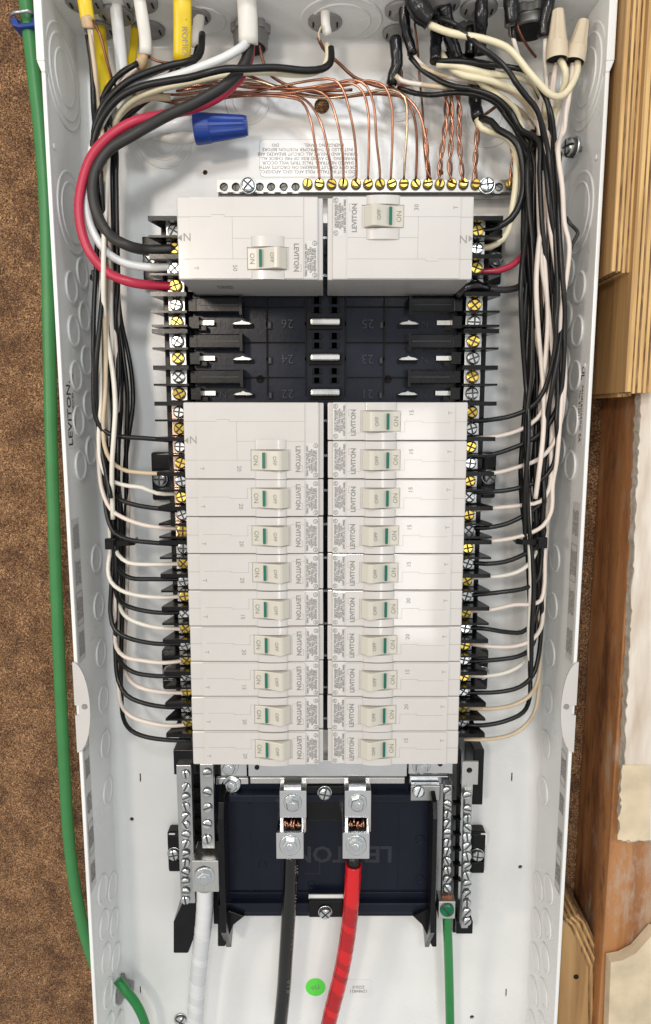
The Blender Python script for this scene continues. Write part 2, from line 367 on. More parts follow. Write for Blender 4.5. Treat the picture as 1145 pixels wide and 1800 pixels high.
# ================================================================ enclosure
ENC = thing('electrical_panel_box', 'open pale grey enamelled steel panel box that holds the breakers and wiring', 'electrical box', (0, 0, ZB))
hp = [(361, 303, .0019), (566, 186, .0058), (775, 303, .0022), (232, 1440, .0019), (915, 1524, .0019), (830, 1788, .0021)]
holes = [circ(P(x, y, 0).x, P(x, y, 0).z, r_) for x, y, r_ in hp]
for x, y in ((247, 1740), (890, 1745), (247, 1367), (900, 1366)):
    c = P(x, y, 0); holes.append([(c.x-.0006, c.z-.004), (c.x+.0006, c.z-.004), (c.x+.0006, c.z+.004), (c.x-.0006, c.z+.004)])
plate_holes([(-XW+.008, ZB), (XW-.008, ZB), (XW-.008, ZT-.006), (-XW+.008, ZT-.006)], holes, .0016, front((0, .0008, 0)), 'back_panel', 'enamel', ENC)
def sheet(mb, sec, z0, z1):                           # a folded sheet: section (x, h) swept in z, with thickness
    n = len(sec); v = [(x, -h, z) for z in (z0, z1) for x, h in sec]
    return mb.add(v, [(i, i+1, n+i+1, n+i) for i in range(n-1)], 0, True)
for s in (-1, 1):
    arc = [(s*(XW-.008+.008*math.sin(R(a))), .008-.008*math.cos(R(a))) for a in range(90, -1, -15)]
    mb = MB(); sheet(mb, [(s*XW, HB)]+arc, ZB, ZT)
    sheet(mb, [(s*(XW+.0015), HB), (s*(XW+.0015), 0)], ZB, ZT+.002)
    mb.box(s*(XW-.0002), s*(XW+.0016), -HB-.0005, -HB+.0002, ZB, ZT)
    mb.build('side_wall', 'enamel', ENC)
    zt = P(80, 128, HB).z
    MB().prism([(s*(XW+.0014), -HB-.0012), (s*(XW-.0012), -HB-.0012), (s*(XW-.0012), -HB+.0014), (s*(XW+.0014), -HB+.0014)], ZB, zt, 'z').build('rim', 'enamel', ENC, bevel=.0006)
    zb = zt+.007
    MB().box(s*(XW-.0012), s*(XW+.0042), -HB-.0016, -HB+.0040, zb, ZT).prism([(s*(XW-.0012), zt), (s*(XW+.0014), zt), (s*(XW+.0042), zb), (s*(XW-.0012), zb)], -HB-.0015, -HB+.0035, 'y').build('rim', 'enamel', ENC, bevel=.0006)
mb = MB(); n = 7
secz = [(ZT, HB)]+[(ZT-.006+.006*math.sin(R(a)), .006-.006*math.cos(R(a))) for a in range(90, -1, -15)]
v = [(x, -h, z) for x in (-XW, XW) for z, h in secz]; n = len(secz)
mb.add(v, [(i, i+1, n+i+1, n+i) for i in range(n-1)], 0, True).box(-XW, XW, -HB, 0, ZT+.0012, ZT+.0024)
mb.build('top_wall', 'enamel', ENC)
MB().box(-XW, XW, -HB, 0, ZB-.0015, ZB).build('bottom_wall', 'enamel', ENC)
def knock(mb, X, r_, wd=.0024, ht=.0014):
    mb.lathe([(r_, -.0002), (r_-.0004, ht*.8), (r_-wd*.5, ht), (r_-wd, ht*.6), (r_-wd-.0005, .00025)], X, 30)
def wallX(s, h, z): return frame((s*(XW-.0001), -h, z), (0, 0, 1), (0, -1 if s < 0 else 1, 0))
me_k = None
for s in (-1, 1):
    ks = [(.0185, P(573, y, .0185).z) for y in (480, 556, 634, 712, 792, 982, 1065, 1148, 1229, 1308, 1390, 1558, 1622, 1683, 1742, 1802)]
    ks += [(.043, P(573, y, .043).z) for y in (505, 582, 661, 740, 818, 1563, 1625, 1684, 1746, 1806)]
    for h, z in ks:
        if me_k is None:
            q = MB(); knock(q, Matrix(), .0120); me_k = q.mesh('knockout', ['enamel'])
        o = inst('knockout', me_k, ENC); o.matrix_local = Matrix.Translation((0, 0, -ZB)) @ wallX(s, h, z)
def bigko(X, rs):
    q = MB()
    for i, r_ in enumerate(rs): q.lathe([(r_, -.0002), (r_-.0005, .0007+.0003*i), (r_-.0014, .0009+.0003*i), (r_-.0022, .0004+.0003*i)], X, 40)
    q.build('knockout', 'enamel', ENC)
for s in (-1, 1):
    c = PX(572.5+s*458, 140, s*XW); bigko(wallX(s, .036, c.z), (.034, .028, .019))
    c = PX(572.5+s*446, 375, s*XW); bigko(wallX(s, .033, c.z), (.029, .022))
for x in (600, 355, 745, 860): bigko(frame(PZ(x, 36, ZT-.0002), (1, 0, 0), (0, 1, 0)) @ Matrix.Rotation(math.pi, 4, 'X'), (.030, .022) if x == 600 else (.0175,))
for x, y, rs in ((435, 178, (.0175, .0115)), (700, 170, (.0185, .0125)), (290, 245, (.022, .016, .011)), (858, 205, (.023, .017, .011))):
    bigko(front(P(x, y, -.0001)), rs)
for s, y in ((-1, 265), (1, 640), (1, 283)):        # little dimples on the rim strip
    MB().lathe([(.0022, 0), (.0018, .0008), (.001, .001)], wallX(s, .062, PX(572.5+s*470, y, s*XW).z), 12).build('dimple', 'enamel', ENC)
# half-moon tabs at the rim
for s in (-1, 1):
    cy = PX(572.5+s*430, 1237, s*XW).z; pts = [(s*(XW+.002), cy+.036)]+[(s*(XW+.002-.0115*math.sin(math.pi*k/16)), cy+.036*math.cos(math.pi*k/16)) for k in range(1, 16)]+[(s*(XW+.002), cy-.036), (s*(XW+.002), cy-.006), (s*(XW-.001), cy-.006), (s*(XW-.001), cy+.002), (s*(XW+.002), cy+.002)]
    MB().prism(pts, -HB-.0032, -HB-.0018).build('cover_tab', 'breaker_plastic', ENC)
    MB().lathe([(.0022, 0), (.0020, .0006)], front((s*(XW-.0055), -HB-.0032, cy+.001)), 14).build('cover_rivet', 'grey_pvc', ENC)
# printed strips on the two walls
def wall_sheet(s, ya, yb, h0, h1, name, label, cat, body, m_='paper_label'):
    za = PX(572.5+s*461, ya, s*XW).z; zb = PX(572.5+s*432, yb, s*XW).z
    t = thing(name, label, cat, (s*(XW-.0004), 0, zb))
    MB().box(s*(XW-.0001), s*(XW-.00035), -h0, -h1, zb, za).build('backing', m_, t)
    X = frame((s*(XW-.0005), -(h0+h1)/2, (za+zb)/2), (0, 0, 1 if s < 0 else -1), (0, -1, 0))
    q = MB(); body(q, X, za-zb, h1-h0); q.build('print', ['grey_ink', 'ink'], t); return t
random.seed(5)
WORDS = 'CAUTION WARNING BREAKER TORQUE WIRE SIZE LOAD CENTER NEUTRAL GROUND COPPER ALUMINUM TERMINAL AMPS VOLTS USE ONLY TYPE SERVICE MAXIMUM RATING COVER SCREWS CIRCUIT INSTALL'.split()
def fine(nl, wd):
    L = []
    for i in range(nl):
        l = ''
        while len(l) < wd: l += random.choice(WORDS)+' '
        L.append(l[:wd])
    return '\n'.join(L)
def small_print(q, X, ln, wd):
    n = max(2, int(ln/.026))
    for i in range(n):
        cx = -ln/2+(i+.5)*ln/n; w2 = ln/n*.46
        if i % 3 == 1:
            for a in (-w2, w2): q.box(cx+a-.0002, cx+a+.0002, -wd*.42, wd*.42, 0, .00005, 0, X)
            for a in (-wd*.42, wd*.42): q.box(cx-w2, cx+w2, a-.0002, a+.0002, 0, .00005, 0, X)
        text(q, fine(6, 17), wd*.135, X @ Matrix.Translation((cx, 0, 0)), 0)
def brand_print(q, X, ln, wd):
    text(q, 'LEVITON.', wd*.62, X @ Matrix.Translation((-.002, wd*.12, 0)), 1, bold=.0001)
    text(q, 'LOAD CENTER', wd*.22, X @ Matrix.Translation((0, -wd*.30, 0)), 1)
def listed_print(q, X, ln, wd):
    text(q, 'UL', wd*.55, X @ Matrix.Translation((-ln*.40, wd*.1, 0)), 1, bold=.0001)
    text(q, 'LISTED', wd*.2, X @ Matrix.Translation((-ln*.38, -wd*.30, 0)), 1)
    text(q, 'PANELBOARD\nNo. 812011', wd*.30, X @ Matrix.Translation((0, 0, 0)), 1)
    text(q, 'C SA', wd*.40, X @ Matrix.Translation((ln*.36, .1*wd, 0)), 1)
wall_sheet(-1, 655, 785, .049, .067, 'brand_label', 'pale label with black brand lettering running up the left box wall', 'label', brand_print, 'clear_label')
wall_sheet(1, 640, 780, .050, .065, 'listing_label', 'pale listing label with black lettering running down the right box wall', 'label', listed_print, 'clear_label')
wall_sheet(-1, 920, 1165, .053, .067, 'instruction_label', 'narrow printed instruction strip on left box wall above the half-moon tab', 'label', small_print, 'paper_label')
wall_sheet(1, 890, 1165, .053, .067, 'instruction_label', 'narrow printed instruction strip on right box wall above the half-moon tab', 'label', small_print, 'paper_label')
wall_sheet(-1, 1300, 1610, .056, .068, 'instruction_label', 'narrow printed instruction strip on left box wall below the half-moon tab', 'label', small_print, 'paper_label')
wall_sheet(1, 1300, 1615, .056, .068, 'instruction_label', 'narrow printed instruction strip on right box wall below the half-moon tab', 'label', small_print, 'paper_label')
# back-panel labels
def back_label(name, label, x0, x1, y0, y1, lines, size, m_='paper_label', ang=180, ls=1.0):
    a = P(x0, y1, 0); b_ = P(x1, y0, 0); c = (a+b_)/2; t = thing(name, label, 'label', (c.x, -.0002, a.z))
    hw, hh, r_ = (b_.x-a.x)/2, (b_.z-a.z)/2, .003
    poly = []
    for sx, sz, a0 in ((1, 1, 0), (-1, 1, 90), (-1, -1, 180), (1, -1, 270)):
        for k in range(4): poly.append((c.x+sx*(hw-r_)+r_*math.cos(R(a0+k*30)), c.z+sz*(hh-r_)+r_*math.sin(R(a0+k*30))))
    MB().prism(poly, -.0003, -.0001).build('backing', m_, t)
    if m_ == 'white_label': MB().prism([(c.x+(x_-c.x)*1.008, c.z+(z_-c.z)*1.016) for x_, z_ in poly], -.00014, -.00005).build('label_edge', 'seam', t)
    q = MB(); text(q, lines, size, front((c.x, -.0004, c.z), ang), 0, lines=ls); q.build('print', 'grey_ink', t); return t
back_label('warning_label', 'white warning label printed upside down behind the copper ground wires', 458, 625, 246, 311,
  'DO NOT INSTALL 1 POLE AFCI, GFCI, AFCI/GFCI,\nOR GFPE CIRCUIT BREAKERS ON CIRCUITS WITH\nSHARED NEUTRALS. FALSE TRIPS WILL OCCUR.\nWARNING: TO AVOID RISK OF FIRE CHECK ALL\nWIRING AND ENSURE ALL CIRCUIT BREAKERS ARE\nINSTALLED IN THE PROPER POSITION BEFORE\nENERGIZING PANEL.                    D01', .0034, 'white_label', 180, .95)
back_label('serial_label', 'small clear label with upside-down serial number beside the red cable', 606, 655, 1722, 1754, '12984821\n2I2SL0', .0042, 'enamel', 180, 1.0)
c = P(555, 1735, 0); t = thing('green_sticker', 'round bright green sticker on the back panel between black and red cables', 'sticker', (c.x, 0, c.z))
MB().lathe([(.0092, 0), (.0092, .0003)], front(c), 30).build('disc', 'green_sticker', t)
q = MB(); text(q, '726', .006, front(c+Vector((0, -.0004, 0)), 200)); q.build('print', 'grey_ink', t)
# ================================================================ screws (shared meshes)
SC_Z = screw_mesh('terminal_screw_silver', .0047, .0026, 4, 'zinc_screw'); SC_B = screw_mesh('terminal_screw_brass', .0047, .0026, 4, 'brass')
SC_N = screw_mesh('bar_screw', .0039, .0024, 2, 'zinc_screw', .2); SC_G = screw_mesh('bar_screw_brass', .0038, .0026, 2, 'brass', .2)
SC_M = screw_mesh('mounting_screw', .0052, .0030, 4, 'zinc_screw', .13, .0062); SC_H = screw_mesh('hex_bolt', .0056, .0036, 4, 'zinc_screw', .1, .0074, True)
SC_L = screw_mesh('lug_bolt', .0056, .0022, 4, 'zinc_screw', .1, .0080, True); SC_GR = screw_mesh('green_lug_screw', .0058, .002, 2, 'green_screw', .16)
# ================================================================ interior chassis
CH = thing('breaker_chassis', 'black plastic breaker chassis with terminal rails screwed to the back of the box', 'chassis', (0, 0, -0.42))
XD = 0.0975
zr = lambda r_: 0.1342-0.0254*r_                      # top edge of row r in z
MB().box(-XD, XD, -HD, -.004, zr(15)-.006, zr(0)+.002).build('deck', 'navy_plastic', CH)
for s in (-1, 1):                                     # terminal rails beside the deck
    x0 = .1005; x1 = .1192
    MB().box(s*x0, s*x1, -.046, -.002, zr(15)-.004, zr(0)-.001).build('terminal_rail', 'black_plastic', CH, bevel=.0006)
    MB().box(s*.092, s*.108, -.030, -.002, zr(0)-.001, zr(0)+.006).build('terminal_rail', 'black_plastic', CH, bevel=.0006)
# fins: thin plates standing on the rail, cut at a slant on the outside
def fin(wd, deep=1.0):
    mb = MB(); x = [(.0980, -.030), (.1155, -.030), (.1185, -.046*deep), (.1232, -.0645), (.1232, -.0670), (.0980, -.0670)]
    mb.prism(x, -wd/2, wd/2, 'z'); return mb
f_thick = fin(.0030).mesh('divider_fin', ['black_plastic']); f_thin = fin(.0015).mesh('divider_fin_thin', ['black_plastic'])
pl_z = MB().box(-.0060, .0060, -.0012, .0012, -.0051, .0051).mesh('clamp_plate', ['zinc']); pl_c = MB().box(-.0060, .0060, -.0012, .0012, -.0051, .0051).mesh('clamp_plate_copper', ['pink_brass'])
clipm = MB().box(-.0068, .0068, -.0008, .0008, -.0016, .0016).box(-.0068, -.0050, -.0008, .0004, -.0026, .0026).mesh('clip', ['aluminium'])
house = MB().box(.0915, .0985, -.057, -.040, -.0042, .0042).box(.0870, .0915, -.053, -.040, -.0052, -.0022).mesh('clip_housing', ['black_plastic'])
HT = .0560; XP = abs(P(311.5, 570, .056).x)
def rowpt(s, r_, px, py, h): return P(px, py, h)
for s in (-1, 1):
    for r_ in range(15):
        zc = ZROW[r_]
        if s < 0: pairs = ((.0062, 0), (-.0058, 1))
        else: pairs = ((.0062, 1), (-.0058, 0))
        for dz, br in pairs:
            xs = s*XP; z = zc+dz
            cop = (s < 0 and 5 <= r_ <= 8)
            inst('clamp_plate', pl_c if cop else pl_z, CH, (xs, -HT+.0018, z+.42), (0, R(random.uniform(-2, 2)), 0), bevel=.0004)
            put_screw(SC_B if br else SC_Z, CH, (xs, -HT+.0002, z), 'terminal_screw')
            inst('clip_housing', house, CH, (0, 0, z+.42), (0, 0 if s > 0 else math.pi, 0) if False else (0, 0, 0)).scale = (s, 1, 1)
            o = inst('clip', clipm, CH, (s*.0885, -HT+.007, z+.0005+.42)); o.scale = (-s, 1, 1)
            for ddz, m_ in ((.0060, f_thick if dz > 0 else f_thin),):
                o = inst('divider_fin', m_, CH, (0, 0, z+ddz+.42)); o.scale = (s, 1, 1)
    o = inst('divider_fin', f_thick, CH, (0, 0, zr(15)+.42)); o.scale = (s, 1, 1)
# double fins between some row pairs
for s in (-1, 1):
    for r_ in (3, 9): o = inst('divider_fin', f_thin, CH, (0, 0, zr(r_)+.0032+.42)); o.scale = (s, 1, 1)
# deck detail for the three open rows (cells measured in the middle row)
zm = ZROW[3]
def cell(x0, x1, y0, y1, h0, h1, name, m_, mesh_only=False, bev=0):
    a = P(x0, y1, h1); b_ = P(x1, y0, h1)
    for r_ in (2, 3, 4):
        dz = ZROW[r_]-zm
        for s in (1, -1):
            xa, xb = (a.x, b_.x) if s > 0 else (-b_.x, -a.x)
            MB().box(xa, xb, -h1, -h0, a.z+dz, b_.z+dz).build(name, m_, CH, bevel=bev)
            if abs(a.x+b_.x) < .004: break
cell(346, 427, 587, 612, HD, .0585, 'barrier', 'black_plastic', bev=.0008)
cell(422, 426, 585, 617, HD, .061, 'barrier_end', 'black_plastic')
cell(352, 420, 599, 600.5, .0585, .0592, 'barrier_rib', 'emboss')
cell(470.3, 537, 601, 601.7, HD, .0477, 'deck_seam', 'void'); cell(427, 469, 601, 602, HD, .0477, 'deck_seam', 'void')
cell(468.6, 469.8, 566, 634, HD, .0475, 'deck_seam', 'void')
cell(536.5, 538.2, 566, 634, HD, .0479, 'deck_seam', 'void')
cell(471.5, 478, 627, 640, HD, .0476, 'slot_rim', 'black_plastic'); cell(473, 476.5, 629, 638, .0476, .0479, 'slot', 'emboss')
cell(543, 601, 619, 640, HD, .0488, 'stab_shroud', 'void'); cell(546, 598, 621.5, 634, .0488, .0535, 'bus_stab', 'zinc', bev=.0012)
for x in (549, 580): cell(x, x+12.5, 585, 595.5, HD, .0474, 'vent_slot', 'void')
for x in (549, 580): cell(x, x+12.5, 602, 611.5, HD, .0474, 'vent_slot', 'void')
cell(411, 446, 631, 638, HD, .0475, 'blade_slot', 'void')
for r_ in (2, 3, 4):
    dz = ZROW[r_]-zm
    for s in (1, -1):
        c = P(428, 632, .0475); X = Matrix.Translation((s*c.x*(-1 if s < 0 else 1) if False else (c.x if s > 0 else -c.x), -.0475, c.z+dz))
        MB().prism([(-.0074, -.0004), (-.0050, .0010), (-.0016, .0016), (0, .0026), (.0016, .0016), (.0050, .0010), (.0074, -.0004), (.0050, -.0009), (-.0050, -.0009)], -.0050, 0, 'y', 0, X).build('neutral_blade', 'zinc', CH, bevel=.0003)
        q = MB(); num = {(2, 1): '26', (3, 1): '24', (4, 1): '22', (2, -1): '25', (3, -1): '23', (4, -1): '21'}[(r_, s)]
        c = P(506 if s > 0 else 646, 631, HD); text(q, num, .0095, front((c.x, -.0471, c.z+dz), 180), 0, bold=-.00012)
        q.build('number', 'emboss', CH)
        q = MB(); c = P(392 if s > 0 else 745, 632, HD); text(q, 'N', .0070, front((c.x, -.0471, c.z+dz), 180), 0, bold=-.0002)
        q.build('letter', 'emboss', CH)
for x in (458, 682):
    c = P(x, 666.5, HD); MB().lathe([(.0030, 0), (.0030, .0006), (.0023, .0006), (.0023, .0001), (.001, .0001), (.001, .0006)], front(c), 16).build('moulded_ring', 'void', CH)
# bright ties between the two breaker columns
for r_ in range(15):
    if r_ in (2, 3, 4): continue
    MB().box(-.004, .004, -.0640, -.0630, ZROW[r_]-.0008, ZROW[r_]+.0008).build('bus_tie', 'zinc', CH)
# mounting ears
EARS = [(252, 290, 415, 497, 265, 460), (848, 885, 402, 500, 872, 457), (268, 305, 795, 880, 283, 842), (845, 874, 795, 876, 859, 838), (286, 318, 1143, 1212, 300, 1181), (832, 860, 1143, 1212, 848, 1182), (296, 322, 1463, 1532, 307, 1500), (826, 855, 1463, 1535, 839, 1501)]
for i, (x0, x1, y0, y1, sx, sy) in enumerate(EARS):
    h = .013; a = P(x0, y1, h); b_ = P(x1, y0, h)
    MB().box(a.x, b_.x, -h, -.0005, a.z, b_.z).build('mounting_ear', 'black_plastic', CH, bevel=.0018)
    m_ = (a.z+b_.z)/2
    MB().box(a.x+.001, b_.x-.001, -h-.003, -h, m_+.006, b_.z-.001).box(a.x+.001, b_.x-.001, -h-.0015, -h, a.z+.001, m_-.008).build('ear_ridge', 'black_plastic', CH, bevel=.0008)
    put_screw(SC_M, CH, P(sx, sy, h+.0002), 'mounting_screw')
    if i > 5:
        x = (297, 308) if i == 6 else (845, 857); a = P(x[0], 1487, h+.002); b_ = P(x[1], 1466, h+.002)
        MB().box(a.x, b_.x, -h-.002, -h-.0001, a.z, b_.z).build('ear_clip', 'enamel', CH, bevel=.0008)
# ---- lower tray
hT = .030
a = P(385, 1610, hT); b_ = P(768, 1378, hT)
poly = [(a.x, b_.z), (b_.x, b_.z), (b_.x, a.z), (a.x, a.z)]
MB().prism(poly, -hT, -.004).build('lower_tray', 'navy_plastic', CH)
for lst in (((383, 1590), (383, 1664), (396, 1664), (411, 1626), (430, 1611), (400, 1600)), ((768, 1590), (768, 1665), (760, 1665), (742, 1626), (726, 1611), (750, 1600))):
    pp = [P(x, y, .040) for x, y in lst]; MB().prism([(p_.x, p_.z) for p_ in pp], -.040, -.006).build('tray_foot', 'black_plastic', CH, bevel=.0008)
for s, xa, xb in ((-1, 385, 399), (1, 756, 768)):
    a0 = P(xa, 1392, .05).z; xx = (P(xa, 1500, .056).x, P(xb-4, 1500, .056).x) if s < 0 else (P(xa+4, 1500, .056).x, P(xb, 1500, .056).x)
    prof = [(-hT+.002, a0), (-.052, a0-.008), (-.056, a0-.02), (-.056, P(390, 1640, .056).z), (-.030, P(390, 1665, .03).z), (-.004, P(390, 1600, .01).z), (-.004, a0)]
    MB().prism([(p_[0], p_[1]) for p_ in prof], xx[0], xx[1], 'x').build('tray_side', 'black_plastic', CH, bevel=.0004)
a = P(400, 1606, hT); b_ = P(756, 1600, hT)
for y0, y1, h in ((1398, 1410, .040), (1588, 1606, .036), (1568, 1570, .0315)):
    a = P(402, y1, h); b_ = P(756, y0, h); MB().box(a.x, b_.x, -h, -hT+.001, a.z, b_.z).build('tray_ridge', 'navy_plastic', CH, bevel=.0008)
for x in (440, 700): # faint moulding lines
    a = P(x, 1570, hT); b_ = P(x+1.5, 1412, hT); MB().box(a.x, b_.x, -hT-.0006, -hT+.001, a.z, b_.z).build('tray_rib', 'navy_plastic', CH)
a = P(539, 1444, .038); b_ = P(606, 1382, .038); MB().box(a.x, b_.x, -.038, -hT+.001, a.z, b_.z).build('centre_block', 'black_plastic', CH, bevel=.001)
a = P(543, 1580, .037); b_ = P(604, 1573, .037); MB().box(a.x, b_.x, -.0372, -.036, a.z, b_.z).build('tray_window', 'enamel', CH)
a = P(543, 1613, .040); b_ = P(604, 1583, .040); MB().box(a.x, b_.x, -.040, -.030, a.z, b_.z).build('screw_boss', 'black_plastic', CH, bevel=.001)
put_screw(SC_M, CH, P(571, 1393, .0382), 'mounting_screw'); put_screw(SC_M, CH, P(572, 1602, .0402), 'mounting_screw')
q = MB(); c = P(603, 1500, hT); text(q, 'LEVITON', .021, front((c.x, -hT-.0001, c.z), 180), 0, bold=.0005)
a = P(536, 1536, hT); b_ = P(562, 1512, hT)
for e in ((a.x, b_.x, a.z, a.z+.0005), (b_.x, b_.x+.0005, a.z, b_.z+.004)): q.box(e[0], e[1], -hT-.0002, -hT, e[2], e[3])
q.build('brand_lettering', 'emboss', CH)
for (x, y, r_) in ((462, 1520, .0035), (548, 1555, .0035), (738, 1475, .0038), (738, 1545, .0038)): MB().lathe([(r_, 0), (r_, .0004), (r_-.0005, .0004), (r_-.0005, .0001)], front(P(x, y, hT)), 20).build('moulded_ring', 'navy_plastic', CH)
# lower left guard and small blocks
a = P(305, 1676, .04)
pp = [P(x, y, .045) for x, y in ((305, 1622), (322, 1585), (346, 1585), (346, 1636), (331, 1676), (305, 1676))]
MB().prism([(p_.x, p_.z) for p_ in pp], -.045, -.006).build('cable_guard', 'black_plastic', CH, bevel=.001)
for x0, x1, y0, y1, h in ((306, 345, 1318, 1362, .045), (830, 852, 1318, 1415, .036), (337, 358, 1362, 1640, .022), (796, 812, 1380, 1640, .022), (376, 400, 1362, 1625, .020), (802, 832, 1620, 1642, .030), (803, 812, 1320, 1400, .040)):
    a = P(x0, y1, h); b_ = P(x1, y0, h); MB().box(a.x, b_.x, -h, -.002, a.z, b_.z).build('support_block', 'black_plastic', CH, bevel=.0008)
for i in range(7):
    for xs in ((338, 357), (797, 811)):
        y = 1385+i*27; a = P(xs[0], y+3, .026); b_ = P(xs[1], y, .026); MB().box(a.x, b_.x, -.026, -.021, a.z, b_.z).build('comb_rib', 'black_plastic', CH)
# cross bars at the top of the tray
def pbox(x0, x1, y0, y1, h0, h1, name, m_, parent, bev=0, **kw):
    a = P(x0, y1, h1); b_ = P(x1, y0, h1); return MB().box(a.x, b_.x, -h1, -h0, a.z, b_.z).build(name, m_, parent, bevel=bev, **kw)
pbox(437, 716, 1336, 1365, .035, .042, 'cross_bar', 'bright_zinc', CH, .0006); pbox(440, 712, 1367, 1378, .032, .037, 'cross_bar', 'aluminium', CH, .0006)
pbox(388, 434, 1336, 1365, .034, .040, 'bus_plate', 'bright_zinc', CH, .001); pbox(380, 437, 1367, 1380, .030, .033, 'bus_plate', 'bright_zinc', CH, .001)
pbox(718, 798, 1336, 1361, .034, .040, 'bus_plate', 'bright_zinc', CH, .001); pbox(720, 790, 1364, 1379, .030, .034, 'bus_plate', 'bright_zinc', CH, .001)
put_screw(SC_H, CH, P(404, 1347, .0402), 'hex_bolt'); put_screw(SC_H, CH, P(741, 1346, .0402), 'hex_bolt'); put_screw(SC_H, CH, P(408, 1378, .0340), 'hex_bolt')
MB().lathe([(.0020, 0), (.0020, .0004)], front(P(774, 1343, .0401)), 16).build('bolt_hole', 'void', CH); MB().lathe([(.0020, 0), (.0020, .0004)], front(P(452, 1349, .0421)), 16).build('bolt_hole', 'void', CH)
pbox(722, 775, 1381, 1408, .035, .041, 'bond_bracket', 'zinc', CH, .0008)
put_screw(screw_mesh('slotted_screw', .0050, .0022, 2, 'zinc_screw', .12), CH, P(736, 1391, .0412), 'bond_screw', spin=1.2)
# ================================================================ bars, lugs
def bar(name, label, cat, x, y0, y1, hw, h, screws, me, topscrew=None, m_='zinc'):
    a = P(x-hw, y1, h); b_ = P(x+hw, y0, h); t = thing(name, label, cat, ((a.x+b_.x)/2, -h+.008, a.z))
    MB().box(a.x, b_.x, -h, -h+.008, a.z, b_.z).build('bar', m_, t, bevel=.0006)
    for y in screws: put_screw(me, t, P(x+random.uniform(-.5, .5), y, h), 'terminal_screw')
    return t
SMALL = screw_mesh('small_bar_screw', .0036, .0024, 2, 'zinc_screw', .2)
bar('neutral_bar', 'narrow silver terminal bar with fourteen small screws at lower left of tray', 'terminal bar', 327, 1345, 1588, 9, .050, [1360, 1383, 1400, 1417, 1434, 1449, 1467, 1482, 1499, 1515, 1532, 1548, 1566, 1581], SMALL)
bar('ground_bar', 'silver terminal bar with fourteen screws at lower right edge, outer of two', 'terminal bar', 821, 1390, 1632, 10, .050, [1397, 1421, 1437, 1454, 1470, 1487, 1504, 1520, 1537, 1552, 1569, 1586, 1602, 1618], SMALL)
t = bar('neutral_bar', 'silver terminal bar above the green cable, inner of the two lower right bars', 'terminal bar', 786, 1380, 1583, 9, .046, [1389, 1413, 1430, 1447, 1463, 1480, 1495, 1512, 1528, 1544, 1560], SMALL)
pbox(771, 801, 1585, 1615, .040, .054, 'lug_block', 'aluminium', t, .0005); put_screw(SC_GR, t, P(786, 1599, .0542), 'green_screw', spin=2.3)
q = MB()
for k in range(9): q.tube([P(778+k*2, 1573+random.uniform(-1, 2), .050), P(778+k*2+random.uniform(-1, 1), 1586, .047)], .0008, 6)
q.build('copper_strands', 'dull_copper', t)
a = P(825, 1353, .046)
t = thing('hanger_plate', 'short silver plate with one dark hole above the outer right terminal bar', 'plate', (a.x, -.040, P(825, 1398, .046).z))
a_ = P(811, 1396, .046); b2 = P(841, 1338, .046)
plate_holes([(a_.x, a_.z), (b2.x-.004, a_.z), (b2.x-.004, a_.z+.009), (b2.x, a_.z+.009), (b2.x, b2.z), (a_.x, b2.z)], [circ(a.x, a.z, .0024)], .0018, front((0, -.046, 0)), 'plate', 'aluminium', t)
# neutral lug, bottom left
t = bar('neutral_lug', 'silver strap with four slotted screws and large lug clamping the white taped cable', 'cable lug', 365, 1343, 1492, 9.5, .050, [1358, 1392, 1419, 1448, 1474], SC_N)
pbox(339, 384, 1513, 1568, .034, .060, 'lug_block', 'aluminium', t, .0006); put_screw(SC_L, t, P(360, 1540, .0602), 'lug_bolt').scale = (1.05, 1.05, 1.2)
q = MB(); c = P(361, 1505, .051); random.seed(8)
for k in range(30):
    a0 = random.uniform(0, 6.28); rr = random.uniform(0, 1)**.5; x = c.x+.0085*rr*math.cos(a0); y = c.y+.009*rr*math.sin(a0)
    q.tube([(x, y, c.z-.008), (x+random.uniform(-.0006, .0006), y, c.z+.001+random.uniform(0, .0015))], .0011, 7)
q.build('copper_strands', 'copper', t)
# the two main lugs
for x0, lab, lx in ((0, 'left main lug with hex bolts clamping the black feeder cable on the dark tray', 514), (114, 'right main lug with hex bolts clamping the red taped cable on the dark tray', 628)):
    t = thing('main_lug', lab, 'cable lug', (P(lx, 1508, .035).x, -.032, P(lx, 1508, .035).z))
    pbox(492+x0, 539+x0, 1390, 1438, .034, .052, 'tab', 'bright_zinc', t, .0006); pbox(499+x0, 530+x0, 1380, 1389, .034, .049, 'tab_end', 'zinc', t, .0004)
    pbox(490+x0*.995, 537+x0*.995, 1458, 1464, .034, .052, 'tab', 'aluminium', t, .0003)
    pbox(493+x0, 498+x0, 1437, 1462, .036, .0518, 'tab_side', 'aluminium', t); pbox(531+x0, 538+x0, 1437, 1462, .036, .0518, 'tab_side', 'aluminium', t)
    pbox(492+x0, 539+x0, 1438, 1460, .034, .040, 'tab_floor', 'dull_copper', t)
    pbox(486+x0*1.02, 534+x0*1.02, 1464, 1510, .032, .062, 'lug_block', 'bright_zinc', t, .0006)
    put_screw(SC_H, t, P(515+x0, 1411, .0522), 'hex_bolt'); put_screw(SC_L, t, P(510+x0*1.02, 1485, .0622), 'lug_bolt').scale = (1.05, 1.05, 1.3)
    q = MB()
    for k in range(22):
        x = 500+x0+(k % 11)*3.0; hh = .0515 if k < 11 else .0480
        q.tube([P(x+random.uniform(-1, 1), 1463, hh-.002), P(x+random.uniform(-2, 2), 1450, hh+random.uniform(-.001, .0012)), P(x+random.uniform(-3, 3), 1438+random.uniform(0, 11), hh-random.uniform(.0, .003))], .00085, 7)
    q.build('copper_strands', 'copper', t)
